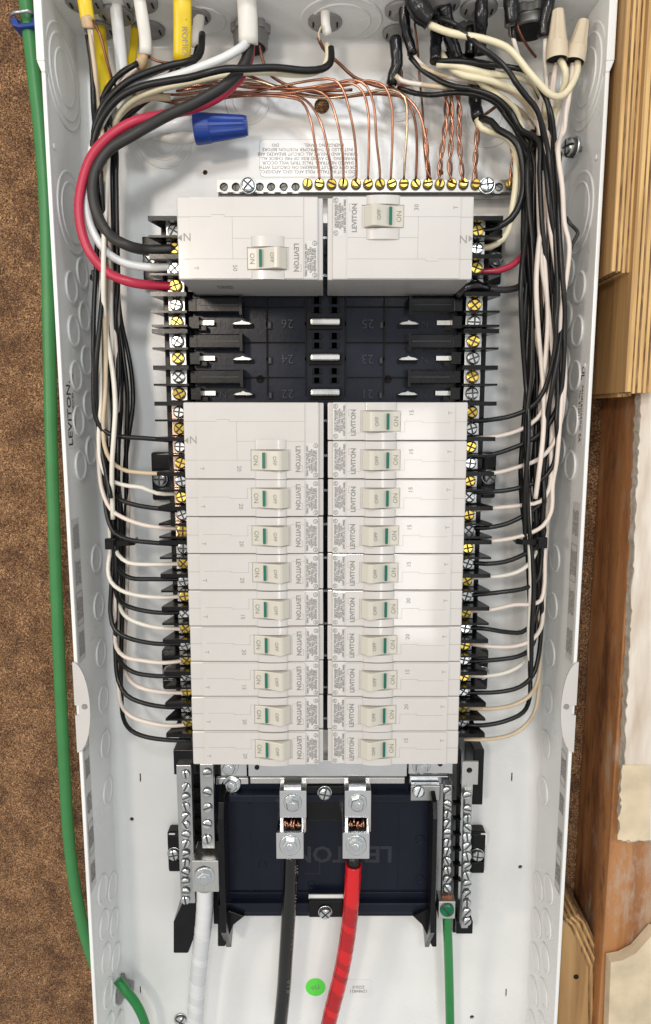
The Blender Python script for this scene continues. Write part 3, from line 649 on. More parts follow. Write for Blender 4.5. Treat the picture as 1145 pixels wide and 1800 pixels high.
# big cables
def cable(pp, r_, m_, label, name='feeder_cable', cat='cable', **kw): return wire(pp, r_, m_, label, name, cat, None, seg=20, **kw)
bc = cable([(512, 1500, .048), (511, 1540, .048), (508, 1600, .046), (503, 1680, .042), (499, 1740, .038), (490, 1830, .034)], .0060, 'glossy_black', 'thick black feeder cable with pale print below the left main lug')
q = MB(); chars = 'WE I  MARCH  2025)      018'
for i, ch in enumerate(chars):
    if ch == ' ': continue
    y = 1527+i*8.3; k = min(1, (y-1500)/330)
    x = 516-(y-1520)*.055; h = .048-(.012*k)+.0059
    text(q, ch, .0062, front(P(x+4, y, h), -87+0), 0, bold=-.0002)
o = q.build('print', 'pale_ink', None); M_ = o.location.copy(); o.parent = bc; o.location = M_-bc.location
cable([(622, 1500, .048), (622, 1524, .048)], .0058, 'black_wire', 'black bare end of the red feeder where it enters the right main lug')
def taped(pp, r_, m_, label, lap=.010):
    pts = path(pp, None, .0009); L = 0; rad = []
    for i, p_ in enumerate(pts):
        if i: L += (p_-pts[i-1]).length
        rad.append(r_*(1+.035*(1-((L+.0015*math.sin(L*300)) % lap)/lap)))
    mb = MB().tube(pts, rad, 24); Ls = [0]
    for i in range(1, len(pts)): Ls.append(Ls[-1]+(pts[i]-pts[i-1]).length)
    random.seed(17); alt = [random.random() < min(.75, .1+k*.05) for k in range(80)]
    for i in range(len(pts)-1):
        for k in range(24): mb.m[i*24+k] = 1 if alt[int((Ls[i]+.006+.0035*math.cos(2*math.pi*k/24))/lap*1.6)] else 0
    return mb.build('feeder_cable', [m_, 'dark_red_tape' if 'red' in m_ else 'grey_white_tape'], None, cat='cable', label=label)
taped([(622, 1519, .048), (619, 1570, .047), (612, 1640, .044), (600, 1710, .041), (580, 1790, .038), (572, 1830, .036)], .0066, 'red_tape', 'thick feeder cable wrapped in red tape below the right main lug')
taped([(361, 1560, .046), (360, 1600, .046), (353, 1670, .040), (347, 1730, .034), (341, 1830, .030)], .0070, 'white_tape', 'thick feeder cable wrapped in white tape below the lower left lug', .012)
wire([(786, 1605, .046), (788, 1660, .040), (790, 1730, .034), (792, 1830, .030)], .0039, 'green_cable', 'green ground cable hanging from the green screw lug', 'ground_cable', 'cable', seg=16)
# little screw on the back panel
t = thing('panel_screw', 'small zinc screw in the back panel at the foot of the white taped cable', 'screw', tuple(P(318, 1791, 0)))
put_screw(SC_M, t, P(318, 1791, .0002), 'screw_head')
# top ground bar
a = P(382, 345, .022); b_ = P(903, 316, .022)
t = thing('ground_bar', 'long silver ground bar across the top with brass screws holding copper wires', 'terminal bar', ((a.x+b_.x)/2, -.014, a.z))
SET = screw_mesh('set_screw', .0036, .0024, 2, 'set_screw_shade', .2)
rimh = [circ(P(x, 329, .022).x, P(394, 329, .022).z, .0033, 18) for x in (394, 415, 457, 477, 499, 520, 877)]
plate_holes([(a.x, a.z+.003), (b_.x, a.z+.003), (b_.x, b_.z), (a.x, b_.z)], rimh, .0012, front((0, -.0214, 0)), 'bar_face', 'bar_metal', t)
MB().box(a.x+.0001, b_.x-.0001, -.0188, -.014, a.z+.0031, b_.z-.0001).build('bar', 'aluminium', t)
MB().box(a.x, b_.x, -.0160, -.014, a.z, a.z+.003).build('bar_lip', 'grey_ink', t)
for x in (394, 415, 457, 477, 499, 520, 877): put_screw(SET, t, P(x, 329, .0190), 'set_screw').scale = (.8, .8, .3)
for x in (437, 856): put_screw(SC_M, t, P(x, 327, .0222), 'mounting_screw')
GX = [541, 562, 583, 604, 626, 647, 668, 689, 710, 731, 752, 773, 794, 815, 836, 897]
for x in GX: put_screw(SC_G, t, P(x, 324, .0222), 'terminal_screw').scale = (1, 1, 1.3)
# ================================================================ breakers
W1, W2 = .0892, .0922; HR = .0254
TH = .0022
def breaker(name, rows, rating, label, group, toggle_row=0):
    # local frame: x from the outer edge (0) to the middle of the panel, z up, face at y = 0; built for the left column
    t = thing(name, label, 'circuit breaker', (0, 0, 0), group)
    H = HR*rows-.0004; z0, z1 = -H/2, H/2; zc = z0+HR*.5+HR*toggle_row-.0002
    MB().box(0, W1, 0, HF-HD-.003, z0, z1).build('case', 'breaker_plastic', t, local=True, bevel=.0009)
    MB().box(W1-.002, W2, .0030, HF-HD-.003, z0+.0002, z1-.0002).build('case_step', 'breaker_plastic', t, local=True, bevel=.0006)
    # raised face plate with a window for the toggle
    px0, px1 = .0085, .0797; wx0, wx1 = .0440, .0707; wz0, wz1 = zc-.0071, zc+.0071
    pl = MB(); fr = -.0007
    plate_holes([(px0, z0+.0006), (px1, z0+.0006), (px1, z1-.0006), (px0, z1-.0006)], [[(wx0, wz0), (wx1, wz0), (wx1, wz1), (wx0, wz1)]], .0010, front((0, -.0003, 0)), 'face_plate', 'breaker_plastic', t, local=True, bevel=.0003)
    # housing hump above and below the window
    def hump(za, zb):
        pts = [(.0465, .0008)]; pts += [(.0465+.0215*k/14, -.0007-.0019*math.sin(math.pi*k/14)**.55) for k in range(15)]; pts += [(.068, .0008)]
        n = len(pts); v = [(x, y, za) for x, y in pts]+[(x, y, zb) for x, y in pts]
        f = [tuple(range(n))[::-1], tuple(range(n, 2*n))]
        m2 = MB(); m2.add(v, [(i, (i+1) % n, n+(i+1) % n, n+i) for i in range(n)], 0, True); m2.add(v, f, 0, False); return m2
    hump(wz1+.0002, zc+HR/2+(.0018 if rows == 2 and toggle_row == 1 else -.0004 if rows == 1 else .001)).build('toggle_housing', 'breaker_plastic', t, local=True)
    hump(zc-HR/2+(.0004 if rows == 1 else .0001), wz0-.0002).build('toggle_housing', 'breaker_plastic', t, local=True)
    MB().box(wx0-.0002, wx1+.0002, .0002, .0010, wz0-.0002, wz1+.0002).build('toggle_well', 'void', t, local=True)  # well painted black to show a shaded gap round the toggle
    sec = [(wx0+.0004, .0002), (wx0+.0004, -.0010), (.0500, -.0015), (.0545, -.0030), (.0580, -.0046), (.0618, -.0062), (.0634, -.0064), (.0648, -.0058), (.0692, -.0016), (.0692, .0002)]
    tg = MB().prism([(x, y) for x, y in sec], wz0+.0007, wz1-.0007, 'z').build('toggle', 'toggle_plastic', t, local=True, bevel=.0004)
    MB().prism([(.0518, -.0019), (.0518, -.0035), (.0536, -.0044), (.0536, -.0026)], zc-.0052, zc+.0052, 'z').build('indicator', 'teal', tg, local=True)
    q = MB(); text(q, 'ON', .0044, front((.0472, -.00135, zc), -90), 0); q.build('on_mark', 'grey_ink', tg, local=True)
    q = MB(); sl = frame((.0600, -.00565, zc), (0, 0, -1), (.0038, -.0016, 0)); text(q, 'OFF', .0036, sl, 0); q.build('off_mark', 'pale_ink', tg, local=True)
    q = MB(); text(q, 'LEVITON', .0043, front((.0752, -.00085, zc+.0008), -90), 0, bold=.00012)
    q.build('brand_lettering', 'grey_ink', t, local=True)
    q = MB()
    for e in ((.0732, .0784, zc-.0078, zc-.0076), (.0783, .0785, zc-.0078, zc-.0036), (.0732, .0784, zc-.0037, zc-.0035)): q.box(e[0], e[1], -.00086, -.00070, e[2], e[3])
    q.build('logo_outline', 'pale_ink', t, local=True)
    MB().box(.0812, .0884, -.0001, .0003, zc-HR/2+.0012, zc+HR/2-.0014).build('data_label', 'paper_label', t, local=True)
    q = MB(); text(q, 'CIRCUIT BREAKER\nISSUE NO. F-19761\nHACR TYPE E494279\nPOLE 10kA 120V~\nUNIT 60/75C CU AL WIRE', .00175, front((.0842, -.00022, zc-.0005), -90), 0, lines=.82, bold=.00006)
    text(q, 'UL', .0022, front((.0872, -.00022, zc+.0096), -90), 0); text(q, 'SA', .0022, front((.0872, -.00022, zc-.0098), -90), 0)
    for zz in (.0096, -.0098):
        for k in range(14):
            a0 = 2*math.pi*k/14; a1 = 2*math.pi*(k+1)/14; rr = .0016
            q.add([(.0870+rr*math.cos(a0), -.0002, zc+zz+rr*math.sin(a0)), (.0870+rr*math.cos(a1), -.0002, zc+zz+rr*math.sin(a1)), (.0870+rr*.8*math.cos(a1), -.0002, zc+zz+rr*.8*math.sin(a1)), (.0870+rr*.8*math.cos(a0), -.0002, zc+zz+rr*.8*math.sin(a0))], [(0, 1, 2, 3)])
    q.build('data_print', 'grey_ink', t, local=True)
    q = MB(); text(q, rating, .0040, front((.0370 if rows == 1 else .0362, -.00085, zc-.0056), -90), 0); q.build('rating_mark', 'grey_ink', t, local=True)
    q = MB(); text(q, 'T', .0038, front((.0115, -.00085, zc-.0056), -90), 0); q.build('test_mark', 'pale_ink', t, local=True)
    # moulding seams on the face
    q = MB(); e = .00018
    def ln(x0, x1, za, zb, y=-.00084): q.box(min(x0, x1)-e*.5, max(x0, x1)+e*.5, y, y+.0003, min(za, zb)-e*.5, max(za, zb)+e*.5)
    if rows == 1:
        ln(.0115, .0300, zc+.0008, zc+.0008); ln(.0300, .0300, zc+.0008, zc-.0002); ln(.0300, .0415, zc-.0002, zc-.0002); ln(.0415, .0415, zc-.0002, zc+.0068); ln(.0415, .0438, zc+.0068, zc+.0068)
        ln(0, .0083, zc+.0002, zc+.0002, -.00012); ln(.0710, .0796, zc+.0076, zc+.0076)
    else:
        u = 1 if toggle_row == 0 else -1; zt_ = zc+u*.0128*1
        ln(0, .0083, zc+u*.0255, zc+u*.0255, -.00012); ln(.0088, .0220, zc+u*.0255, zc+u*.0255); ln(.0220, .0300, zc+u*.0268, zc+u*.0268); ln(.0300, .0300, zc+u*.0268, zc+u*.0255); ln(.0300, .0795, zc+u*.0255, zc+u*.0255)
        ln(.0350, .0350, zc, zc+u*.0255); ln(.0350, .0440, zc, zc); ln(.0350, .0795, zc+u*.0125, zc+u*.0125); ln(.0088, .0350, zc, zc); ln(0, .0083, zc, zc, -.00012)
    q.build('seam', 'seam', t, local=True, kind='stuff')
    if rows == 2:
        q = MB(); text(q, 'N', .0070, front((.0062, -.0001, 0.0004), 0), 0)
        q.prism([(.0002, .0002), (.0028, .0022), (.0028, -.0018)], -.00016, 0); q.build('neutral_mark', 'pale_ink', t, local=True)
    return t
XL = P(322.5, 742, HF).x
protos = {}
def place(side, r0, rows, rating, label, group, toggle_row=0, big=''):
    key = (rows, rating, toggle_row)
    if key not in protos: t = protos[key] = breaker('circuit_breaker', rows, rating, label, group, toggle_row)
    else: t = dup(protos[key], (0, 0, 0), None, label, group)
    z = zr(r0)-HR*rows/2
    j = random.uniform(-.00025, .00025)
    if side < 0: t.location = (XL+j, -HF+random.uniform(-.0003, .0003), z); t.rotation_euler = (0, random.uniform(-.0015, .0015), random.uniform(-.003, .003))
    else: t.location = (-XL+j, -HF+random.uniform(-.0003, .0003), z); t.rotation_euler = (0, math.pi+random.uniform(-.0015, .0015), random.uniform(-.003, .003))
    t['label'] = label
    return t
random.seed(21)
a = place(-1, 0, 2, '50', 'double-height white breaker marked 50, top of the left column', 'circuit breakers in the two columns', 0)
b_ = place(1, 0, 2, '30', 'double-height white breaker marked 30, top of the right column', 'circuit breakers in the two columns', 0)
for t, x0 in ((a, .022), (b_, .022)):
    t.location.y -= .0006; t.location.z += .0008
# bar code on the underside of the 50 breaker
q = MB(); random.seed(4); x = .0
while x < .010:
    wd = random.choice((.0004, .0007, .001)); q.box(.021+x, .021+x+wd, .020, .032, -HR-.0001+.0003-.00025, -HR+.0004); x += wd+random.choice((.0004, .0007))
o = q.build('bar_code', 'grey_ink', a, local=True)
place(-1, 5, 2, '20', 'double-height white breaker marked 20, below the open slots at left', 'circuit breakers in the two columns', 0)
ordn = ['second', 'third', 'fourth', 'fifth', 'sixth', 'seventh', 'eighth', 'ninth']
for i, rt in enumerate(['20', '20', '20', '15', '20', '15', '20', '20']):
    lab = 'white breaker marked %s in left column, ' % rt + ('first below the double-height 20' if i == 0 else 'lowest of the column' if i == 7 else '%s single below the double-height 20' % ordn[i-1])
    place(-1, 7+i, 1, rt, lab, 'circuit breakers in the two columns')
ordr = ['', 'second', 'third', 'fourth', 'fifth', 'sixth', 'seventh', 'eighth', 'ninth', '']
for i, rt in enumerate(['15', '15', '15', '15', '15', '20', '20', '15', '20', '15']):
    lab = 'beige breaker marked %s in right column, ' % rt + ('directly below the open slots' if i == 0 else 'lowest of the column' if i == 9 else '%s below the open slots' % ordr[i])
    place(1, 5+i, 1, rt, lab, 'circuit breakers in the two columns')
# ================================================================ branch wires in the two gutters
LC = [(200, 188, 14), (300, 188, 16), (400, 189, 17), (480, 190, 20), (560, 189, 23), (640, 194, 29), (700, 197, 31), (800, 197, 27), (880, 204, 22), (955, 208, 15), (1050, 209, 13), (1120, 208, 11), (1180, 208, 9), (1260, 212, 5)]
RC = [(200, 945, 24), (300, 952, 34), (400, 955, 34), (480, 957, 35), (560, 960, 34), (640, 958, 35), (700, 955, 34), (780, 949, 31), (860, 944, 28), (955, 944, 17), (1050, 943, 13), (1120, 943, 11), (1180, 940, 8), (1260, 935, 5)]
def prof(T, y):
    for a, b_ in zip(T, T[1:]):
        if a[0] <= y <= b_[0]:
            t = (y-a[0])/(b_[0]-a[0]); return a[1]+(b_[1]-a[1])*t, a[2]+(b_[2]-a[2])*t
    return (T[0][1], T[0][2]) if y < T[0][0] else (T[-1][1], T[-1][2])
random.seed(33)
def gutter(T, pts, src, hl, hs=None, u_top=None, ystop=None):
    x0, y0 = pts[0][:2]; c, hw = prof(T, y0); u0 = max(-1.1, min(1.1, (x0-c)/max(3, hw))); u1 = random.uniform(-.95, .95) if u_top is None else u_top
    up = []; y = y0-38
    ys = []
    while y > (ystop or 235): ys.append(y); y -= 62
    a = random.uniform(0, 6)
    for k, y in enumerate(ys):
        c, hw = prof(T, y); t = min(1, (k+1)/max(3., len(ys)*.7)); u = u0*(1-t)+u1*t+.10*math.sin(y*.011+a)
        up.append((c+u*hw, y, hl+.004*math.sin(y*.014+a*2)))
    top = [s_ for s_ in src]
    n = len(pts); low = []
    for k, p_ in enumerate(pts):
        if len(p_) > 2: low.append(p_); continue
        t = k/max(1, n-1); hh = hl+(.058-hl)*min(1, t*2.2) if t < .75 else .058-(t-.75)*4*.004
        low.append((p_[0], p_[1], hh))
    return top+up[::-1]+low
COLR = {'k': ('black_wire', 'black'), 'w': ('white_wire', 'white'), 'p': ('pink_wire', 'pinkish white'), 't': ('tan_wire', 'tan'), 'c': ('cream_wire', 'cream')}
srcL = {'a': [(155, 62, .055), (161, 126, .052), (164, 190, .048)], 'b': [(159, 52, .056), (167, 126, .052), (171, 185, .046)],
        'c': [(241, 111, .048), (215, 128, .050), (190, 155, .048), (177, 190, .044)], 'd': [(344, 100, .030), (272, 127, .040), (225, 146, .044), (190, 176, .044)],
        'e': [(252, 112, .040), (222, 140, .038), (199, 172, .036), (188, 205, .034)], 'f': [(184, 160, .030), (190, 195, .026)], 'g': [(214, 120, .034), (205, 165, .030), (196, 200, .028)],
        'h': [(321, 108, .024), (270, 160, .024), (225, 195, .026), (203, 225, .026)]}
L = [('k', 'a', .062, [(165, 640), (165, 700), (168, 732), (181, 756), (206, 766), (250, 770), (303, 774)], -.95),
 ('t', 'b', .058, [(186, 600), (185, 700), (182, 740), (184, 782), (194, 808), (215, 825), (250, 831), (311, 833)], -.35),
 ('w', 'e', .057, [(176, 600), (177, 700), (174, 780), (179, 818), (192, 842), (220, 853), (250, 857), (276, 867), (311, 868)], -.7),
 ('k', 'c', .040, [(199, 848), (203, 866), (213, 879), (240, 888), (312, 898)], 0),
 ('p', 'f', .052, [(174, 815), (180, 862), (195, 895), (215, 909), (250, 922), (290, 928), (317, 929)], .2),
 ('k', 'd', .050, [(184, 860), (190, 912), (203, 938), (225, 948), (270, 954), (320, 957)], -.1),
 ('w', 'b', .046, [(203, 958), (208, 975), (226, 989), (250, 992), (320, 991)], .4),
 ('k', 'h', .044, [(203, 980), (211, 1003), (230, 1016), (270, 1018), (322, 1018)], .5),
 ('w', 'g', .050, [(194, 965), (190, 1000), (195, 1022), (212, 1037), (240, 1046), (280, 1050), (324, 1048)], .0),
 ('k', 'd', .045, [(205, 1040), (214, 1059), (238, 1070), (280, 1077), (325, 1076)], .75),
 ('w', 'e', .042, [(209, 1055), (216, 1077), (234, 1091), (270, 1102), (326, 1106)], -.4),
 ('k', 'c', .050, [(196, 1035), (195, 1082), (203, 1108), (225, 1121), (270, 1131), (328, 1132)], .9),
 ('p', 'f', .044, [(202, 1110), (205, 1138), (219, 1154), (250, 1161), (290, 1165), (330, 1160)], .6),
 ('k', 'h', .042, [(203, 1130), (212, 1163), (234, 1181), (270, 1188), (330, 1188)], .3),
 ('p', 'g', .030, [(219, 1160), (225, 1190), (246, 1208), (280, 1216), (332, 1218)], .8),
 ('k', 'a', .046, [(203, 1140), (208, 1195), (223, 1222), (253, 1236), (295, 1243), (333, 1242)], -.2),
 ('p', 'e', .040, [(208, 1205), (214, 1240), (231, 1259), (262, 1270), (300, 1276), (335, 1273)], .1),
 ('k', 'd', .034, [(214, 1225), (217, 1262), (231, 1284), (256, 1295), (300, 1301), (336, 1301)], .95)]
beside = ['double-height 20', 'double-height 20', 'first single', 'first single', 'second single', 'second single', 'third single', 'third single', 'fourth single', 'fourth single', 'fifth single', 'fifth single', 'sixth single', 'sixth single', 'seventh single', 'seventh single', 'eighth single', 'lowest single']
ordt = ['first', 'second', 'third', 'fourth', 'fifth', 'sixth', 'seventh', 'eighth', 'ninth', 'tenth', 'eleventh', 'twelfth', 'thirteenth', 'fourteenth', 'fifteenth', 'sixteenth', 'seventeenth', 'lowest', 'nineteenth', 'lowest']
cnt = {}
def ordlab(n, tot): return 'lowest' if n == tot-1 else 'topmost' if n == 0 else ordt[n]
def wires(Ls, T, srcs, side):
    tot = {}
    for r_ in Ls: tot[r_[0]] = tot.get(r_[0], 0)+1
    c = {}
    for col, s_, hl, pts, ut in Ls:
        m_, cn = COLR[col]; n = c.get(col, 0); c[col] = n+1
        lab = '%s wire leaving the %s bundle, %s %s one%s' % (cn, side, ordlab(n, tot[col]), cn, ' from the top' if 0 < n < tot[col]-1 else '')
        pp = gutter(T, pts, [(a[0]+random.uniform(-2, 2), a[1], a[2]+random.uniform(-.002, .002)) for a in srcs[s_]], hl, u_top=ut)
        wire(pp, .00175 if col == 'k' else .0016, m_, lab, 'branch_wire', 'wire', 'branch wires in the %s gutter' % side)
wires(L, LC, srcL, 'left')
srcR = {'a': [(757, 30, .050), (790, 38, .056), (815, 55, .060), (840, 80, .062), (870, 102, .064), (893, 122, .064), (905, 143, .064), (925, 168, .064), (946, 195, .062)],
 'b': [(768, 108, .050), (800, 107, .052), (850, 112, .054), (895, 118, .056), (930, 127, .058), (950, 152, .058), (966, 195, .056)],
 'c': [(720, 100, .038), (740, 122, .040), (770, 141, .044), (800, 152, .046), (835, 158, .048), (872, 172, .050), (897, 195, .050), (915, 228, .050)],
 'd': [(700, 155, .030), (730, 164, .034), (760, 167, .038), (800, 163, .042), (840, 167, .046), (873, 182, .048), (892, 205, .048), (908, 230, .046)],
 'e': [(728, 100, .036), (745, 118, .040), (775, 132, .042), (810, 141, .044), (860, 148, .044), (905, 165, .044), (932, 195, .042), (948, 225, .042)],
 'f': [(696, 133, .034), (706, 142, .036), (735, 148, .038), (775, 153, .040), (815, 158, .036), (870, 170, .036), (915, 195, .034), (938, 228, .032)],
 'g': [(977, 110, .050), (972, 150, .048), (968, 200, .046)],
 'h': [(900, 46, .050), (905, 80, .048), (925, 130, .042), (948, 180, .040), (955, 215, .038)],
 'i': [(957, 68, .050), (957, 110, .046), (962, 160, .042), (965, 205, .040)],
 'j': [(812, 108, .030), (830, 122, .032), (870, 145, .032), (915, 175, .030), (935, 215, .028)],
 'k': [(846, 100, .036), (862, 130, .036), (895, 160, .034), (925, 190, .034), (942, 225, .032)],
 'm': [(1008, 112, .052), (1003, 150, .054), (997, 190, .056), (990, 232, .058)]}
RW = [('k', 'a', .068, [(978, 560), (976, 610), (966, 660), (952, 695), (930, 718), (900, 731), (870, 737), (831, 741)], .55),
 ('p', 'm', .070, [(1001, 430), (996, 490), (987, 540), (982, 610), (973, 660), (960, 708), (944, 736), (920, 753), (885, 765), (833, 771)], 1.12),
 ('k', 'b', .064, [(993, 560), (991, 640), (984, 700), (967, 742), (941, 769), (903, 787), (865, 799), (829, 804)], .9),
 ('p', 'g', .060, [(993, 680), (986, 740), (971, 783), (947, 807), (911, 821), (872, 831), (830, 833)], .4),
 ('k', 'c', .060, [(980, 780), (971, 820), (952, 843), (925, 854), (890, 862), (828, 866)], .0),
 ('p', 'e', .058, [(969, 820), (965, 860), (951, 881), (925, 887), (880, 892), (826, 897)], -.1),
 ('k', 'a', .054, [(958, 870), (946, 890), (925, 904), (890, 921), (852, 928), (825, 928)], .3),
 ('p', 'm', .058, [(972, 850), (969, 900), (955, 924), (930, 938), (890, 948), (826, 954)], .95),
 ('k', 'd', .050, [(956, 940), (946, 958), (922, 974), (890, 987), (852, 991), (824, 988)], -.5),
 ('w', 'f', .048, [(948, 950), (936, 983), (918, 1001), (890, 1011), (822, 1016)], .1),
 ('k', 'b', .052, [(952, 985), (946, 1018), (926, 1033), (880, 1041), (820, 1047)], .7),
 ('p', 'g', .052, [(958, 980), (957, 1030), (951, 1055), (936, 1062), (905, 1063), (862, 1072), (818, 1074)], .6),
 ('k', 'd', .050, [(948, 1055), (937, 1093), (918, 1111), (890, 1111), (852, 1105), (816, 1103)], -.75),
 ('p', 'h', .048, [(955, 1075), (951, 1104), (936, 1124), (910, 1135), (870, 1137), (820, 1131)], .85),
 ('k', 'c', .046, [(944, 1100), (934, 1138), (916, 1152), (880, 1159), (816, 1163)], -.3),
 ('w', 'i', .036, [(933, 1130), (926, 1154), (914, 1170), (890, 1182), (857, 1188), (816, 1187)], .5),
 ('k', 'h', .048, [(953, 1080), (946, 1158), (936, 1188), (915, 1207), (880, 1216), (814, 1218)], .2),
 ('t', 'e', .044, [(950, 1125), (945, 1198), (930, 1224), (900, 1240), (860, 1246), (816, 1244)], -.6),
 ('k', 'd', .040, [(932, 1170), (931, 1228), (920, 1252), (890, 1267), (850, 1275), (814, 1274)], -.9),
 ('t', 'f', .042, [(949, 1190), (941, 1248), (925, 1274), (900, 1291), (862, 1299), (816, 1299)], -.2)]
wires(RW, RC, srcR, 'right')
# wires that stay in the right bundle
random.seed(12)
for k, (x, y0, y1, m_, lab) in enumerate([(928, 300, 900, 'black_wire', 'black wire hanging at the inner edge of the right bundle'), (937, 290, 1235, 'black_wire', 'black wire running down the middle of the right bundle'), (962, 190, 1000, 'pink_wire', 'pinkish wire standing out over the right bundle left of the long loop'), (947, 260, 960, 'black_wire', 'black wire bowed across the front of the right bundle'), (985, 330, 800, 'matt_black_wire', 'dull black wire along the outer edge of the right bundle'), (935, 800, 1210, 'white_wire', 'pale wire glimpsed at the inner edge of the right bundle near the zip tie')]):
    pp = [(x+(8 if k == 2 else 0), y0-60, .04)]
    y = y0
    while y < y1:
        c, hw = prof(RC, y); c0, hw0 = prof(RC, 560); u = (x-c0)/hw0; pp.append((c+u*hw+3*math.sin(y*.012+k*2), y, .050+.010*math.sin(k*1.7))); y += 60
    wire(pp, .00175, m_, lab, 'branch_wire', 'wire', 'branch wires in the right gutter', wob=.0007)
for T, side, items in ((RC, 'right', [('k', -.55, 250, 860, 'black wire lying deep at the inner side of the right bundle'), ('k', .75, 280, 980, 'black wire bulging toward the right wall beside the bundle'), ('p', -.15, 300, 900, 'pinkish wire half hidden in the middle of the right bundle'), ('k', .35, 260, 1100, 'black wire weaving through the outer half of the right bundle'), ('k', -.8, 420, 760, 'short stretch of black wire bowing out of the right bundle'), ('k', -.95, 300, 1000, 'innermost black wire along the terminal side of the right bundle'), ('k', -.35, 240, 1050, 'black wire buried behind the pinkish wires of the right bundle'), ('k', .1, 240, 1150, 'black wire buried in the centre of the right bundle'), ('k', .55, 260, 900, 'black wire buried toward the right wall behind the pinkish loop')]),
                       (LC, 'left', [('k', .95, 470, 860, 'black wire bowing out at the right side of the left bundle'), ('k', .3, 240, 1000, 'black wire deep in the middle of the left bundle'), ('w', -.1, 240, 930, 'white wire half hidden in the left bundle'), ('k', .55, 240, 1000, 'black wire buried at the terminal side of the left bundle'), ('k', .1, 240, 1100, 'black wire buried in the centre of the left bundle'), ('k', -.6, 300, 900, 'black wire against the left wall side of the left bundle')])):
    for k, (col, u, y0, y1, lab) in enumerate(items):
        pp = []; y = y0; ph = random.uniform(0, 6)
        while y < y1: c, hw = prof(T, y); pp.append((c+(u+.30*math.sin(y*.013+ph))*hw, y, .030+.016*(k % 3)+.006*math.sin(y*.02+ph))); y += 48
        wire(pp, .00175, COLR[col][0], lab, 'branch_wire', 'wire', 'branch wires in the %s gutter' % side)
# top right pair of wires, red and black to the 30 breaker
wire([(845, 208, .040), (864, 214, .046), (876, 228, .050), (896, 239, .054), (911, 256, .056), (919, 290, .056), (920, 330, .056), (914, 358, .056), (899, 384, .056), (878, 398, .055), (862, 404, .054), (838, 405, .053)], .0024, 'black_wire', 'black wire looping from lower tape into the top right terminal of the 30 breaker')
wire([(839, 210, .038), (848, 226, .040), (872, 234, .042), (893, 243, .044), (905, 262, .046), (907, 320, .050), (901, 365, .052), (895, 400, .054), (884, 420, .055), (862, 434, .054), (838, 437, .053)], .0023, 'cream_wire', 'cream wire running down beside the ground bar into the 30 breaker terminal')
wire([(932, 335, .034), (934, 360, .044), (928, 415, .050), (921, 445, .052), (905, 463, .054), (885, 473, .055), (866, 477, .055), (838, 478, .053)], .0023, 'red_wire', 'short red wire curving out of the right bundle into the 30 breaker')
wire([(932, 480, .045), (916, 502, .048), (895, 509, .052), (868, 509, .055), (838, 506, .053)], .0024, 'matt_black_wire', 'short black wire stub below the red wire at the 30 breaker')
sleeve([(858, 508, .056), (835, 503, .060), (815, 510, .060), (805, 522, .058)], .0035, 'black tape lump at the lower right corner of the 30 breaker')
# zip ties
def tie(name, label, x0, x1, y, h, headx):
    t = thing(name, label, 'cable tie', tuple(P((x0+x1)/2, y, h)))
    a = P(x0, y+7, h); b_ = P(x1, y-7, h)
    pts = [(a.x, -h+.016), (a.x-.0008, -h+.003), (a.x+.003, -h), (b_.x-.003, -h), (b_.x+.0008, -h+.003), (b_.x, -h+.016), (b_.x-.001, -h+.016), (b_.x-.0006, -h+.004), (b_.x-.0035, -h+.0012), (a.x+.0035, -h+.0012), (a.x+.0006, -h+.004), (a.x+.001, -h+.016)]
    MB().prism(pts, a.z+.001, b_.z-.001, 'z').build('strap', 'black_plastic', t, bevel=.0003)
    c = P(headx, y, h)
    MB().box(c.x-.0035, c.x+.0035, -h-.004, -h+.0004, a.z-.0012, b_.z+.0012).build('head', 'black_plastic', t, bevel=.0009)
    MB().box(c.x-.0018, c.x+.0018, -h-.0042, -h-.003, a.z+.0012, b_.z-.0012).build('latch', 'void', t)
    return t
tie('cable_tie', 'black cable tie round the left wire bundle beside the third single breaker', 189, 233, 955, .058, 195)
tie('cable_tie', 'black cable tie round the right wire bundle beside the fourth right breaker', 911, 962, 953, .062, 952)
tie('cable_tie', 'black cable tie round the left bundle just behind the red feeder wire', 158, 195, 486, .050, 172)
# ================================================================ the three feeder wires to the 50 breaker
big = lambda pp, r_, m_, lab: wire(pp, r_, m_, lab, 'feeder_wire', 'wire', 'feeder wires of the 50 breaker', seg=18)
big([(440, 60, .040), (436, 96, .044), (424, 122, .046), (402, 145, .048), (348, 178, .052), (293, 204, .058), (236, 236, .066), (190, 265, .064), (169, 298, .066), (163, 335, .067), (170, 373, .067), (190, 410, .065), (223, 431, .068), (256, 439, .060), (308, 438, .055)], .0037, 'matt_black_wire', 'thick black wire looping from the top connector into the upper left terminal')
big([(441, 60, .036), (438, 105, .038), (424, 133, .040), (395, 163, .044), (350, 187, .048), (300, 200, .054), (236, 214, .064), (196, 237, .065), (163, 272, .067), (146, 316, .067), (139, 362, .067), (144, 407, .067), (160, 447, .067), (187, 477, .065), (226, 495, .066), (273, 502, .058), (308, 503, .053)], .0033, 'red_wire', 'thick magenta red wire looping down the left wall into the lower terminal')
big([(436, 62, .044), (433, 76, .048), (418, 88, .052), (393, 102, .052), (356, 117, .050), (306, 134, .050), (252, 149, .050), (213, 166, .050), (186, 200, .050), (167, 245, .056), (157, 300, .060), (152, 350, .062), (157, 388, .062), (171, 421, .062), (192, 447, .060), (222, 463, .058), (262, 470, .055), (308, 469, .053)], .0029, 'cool_white', 'thick white wire looping between the red and black ones into the 50 breaker')
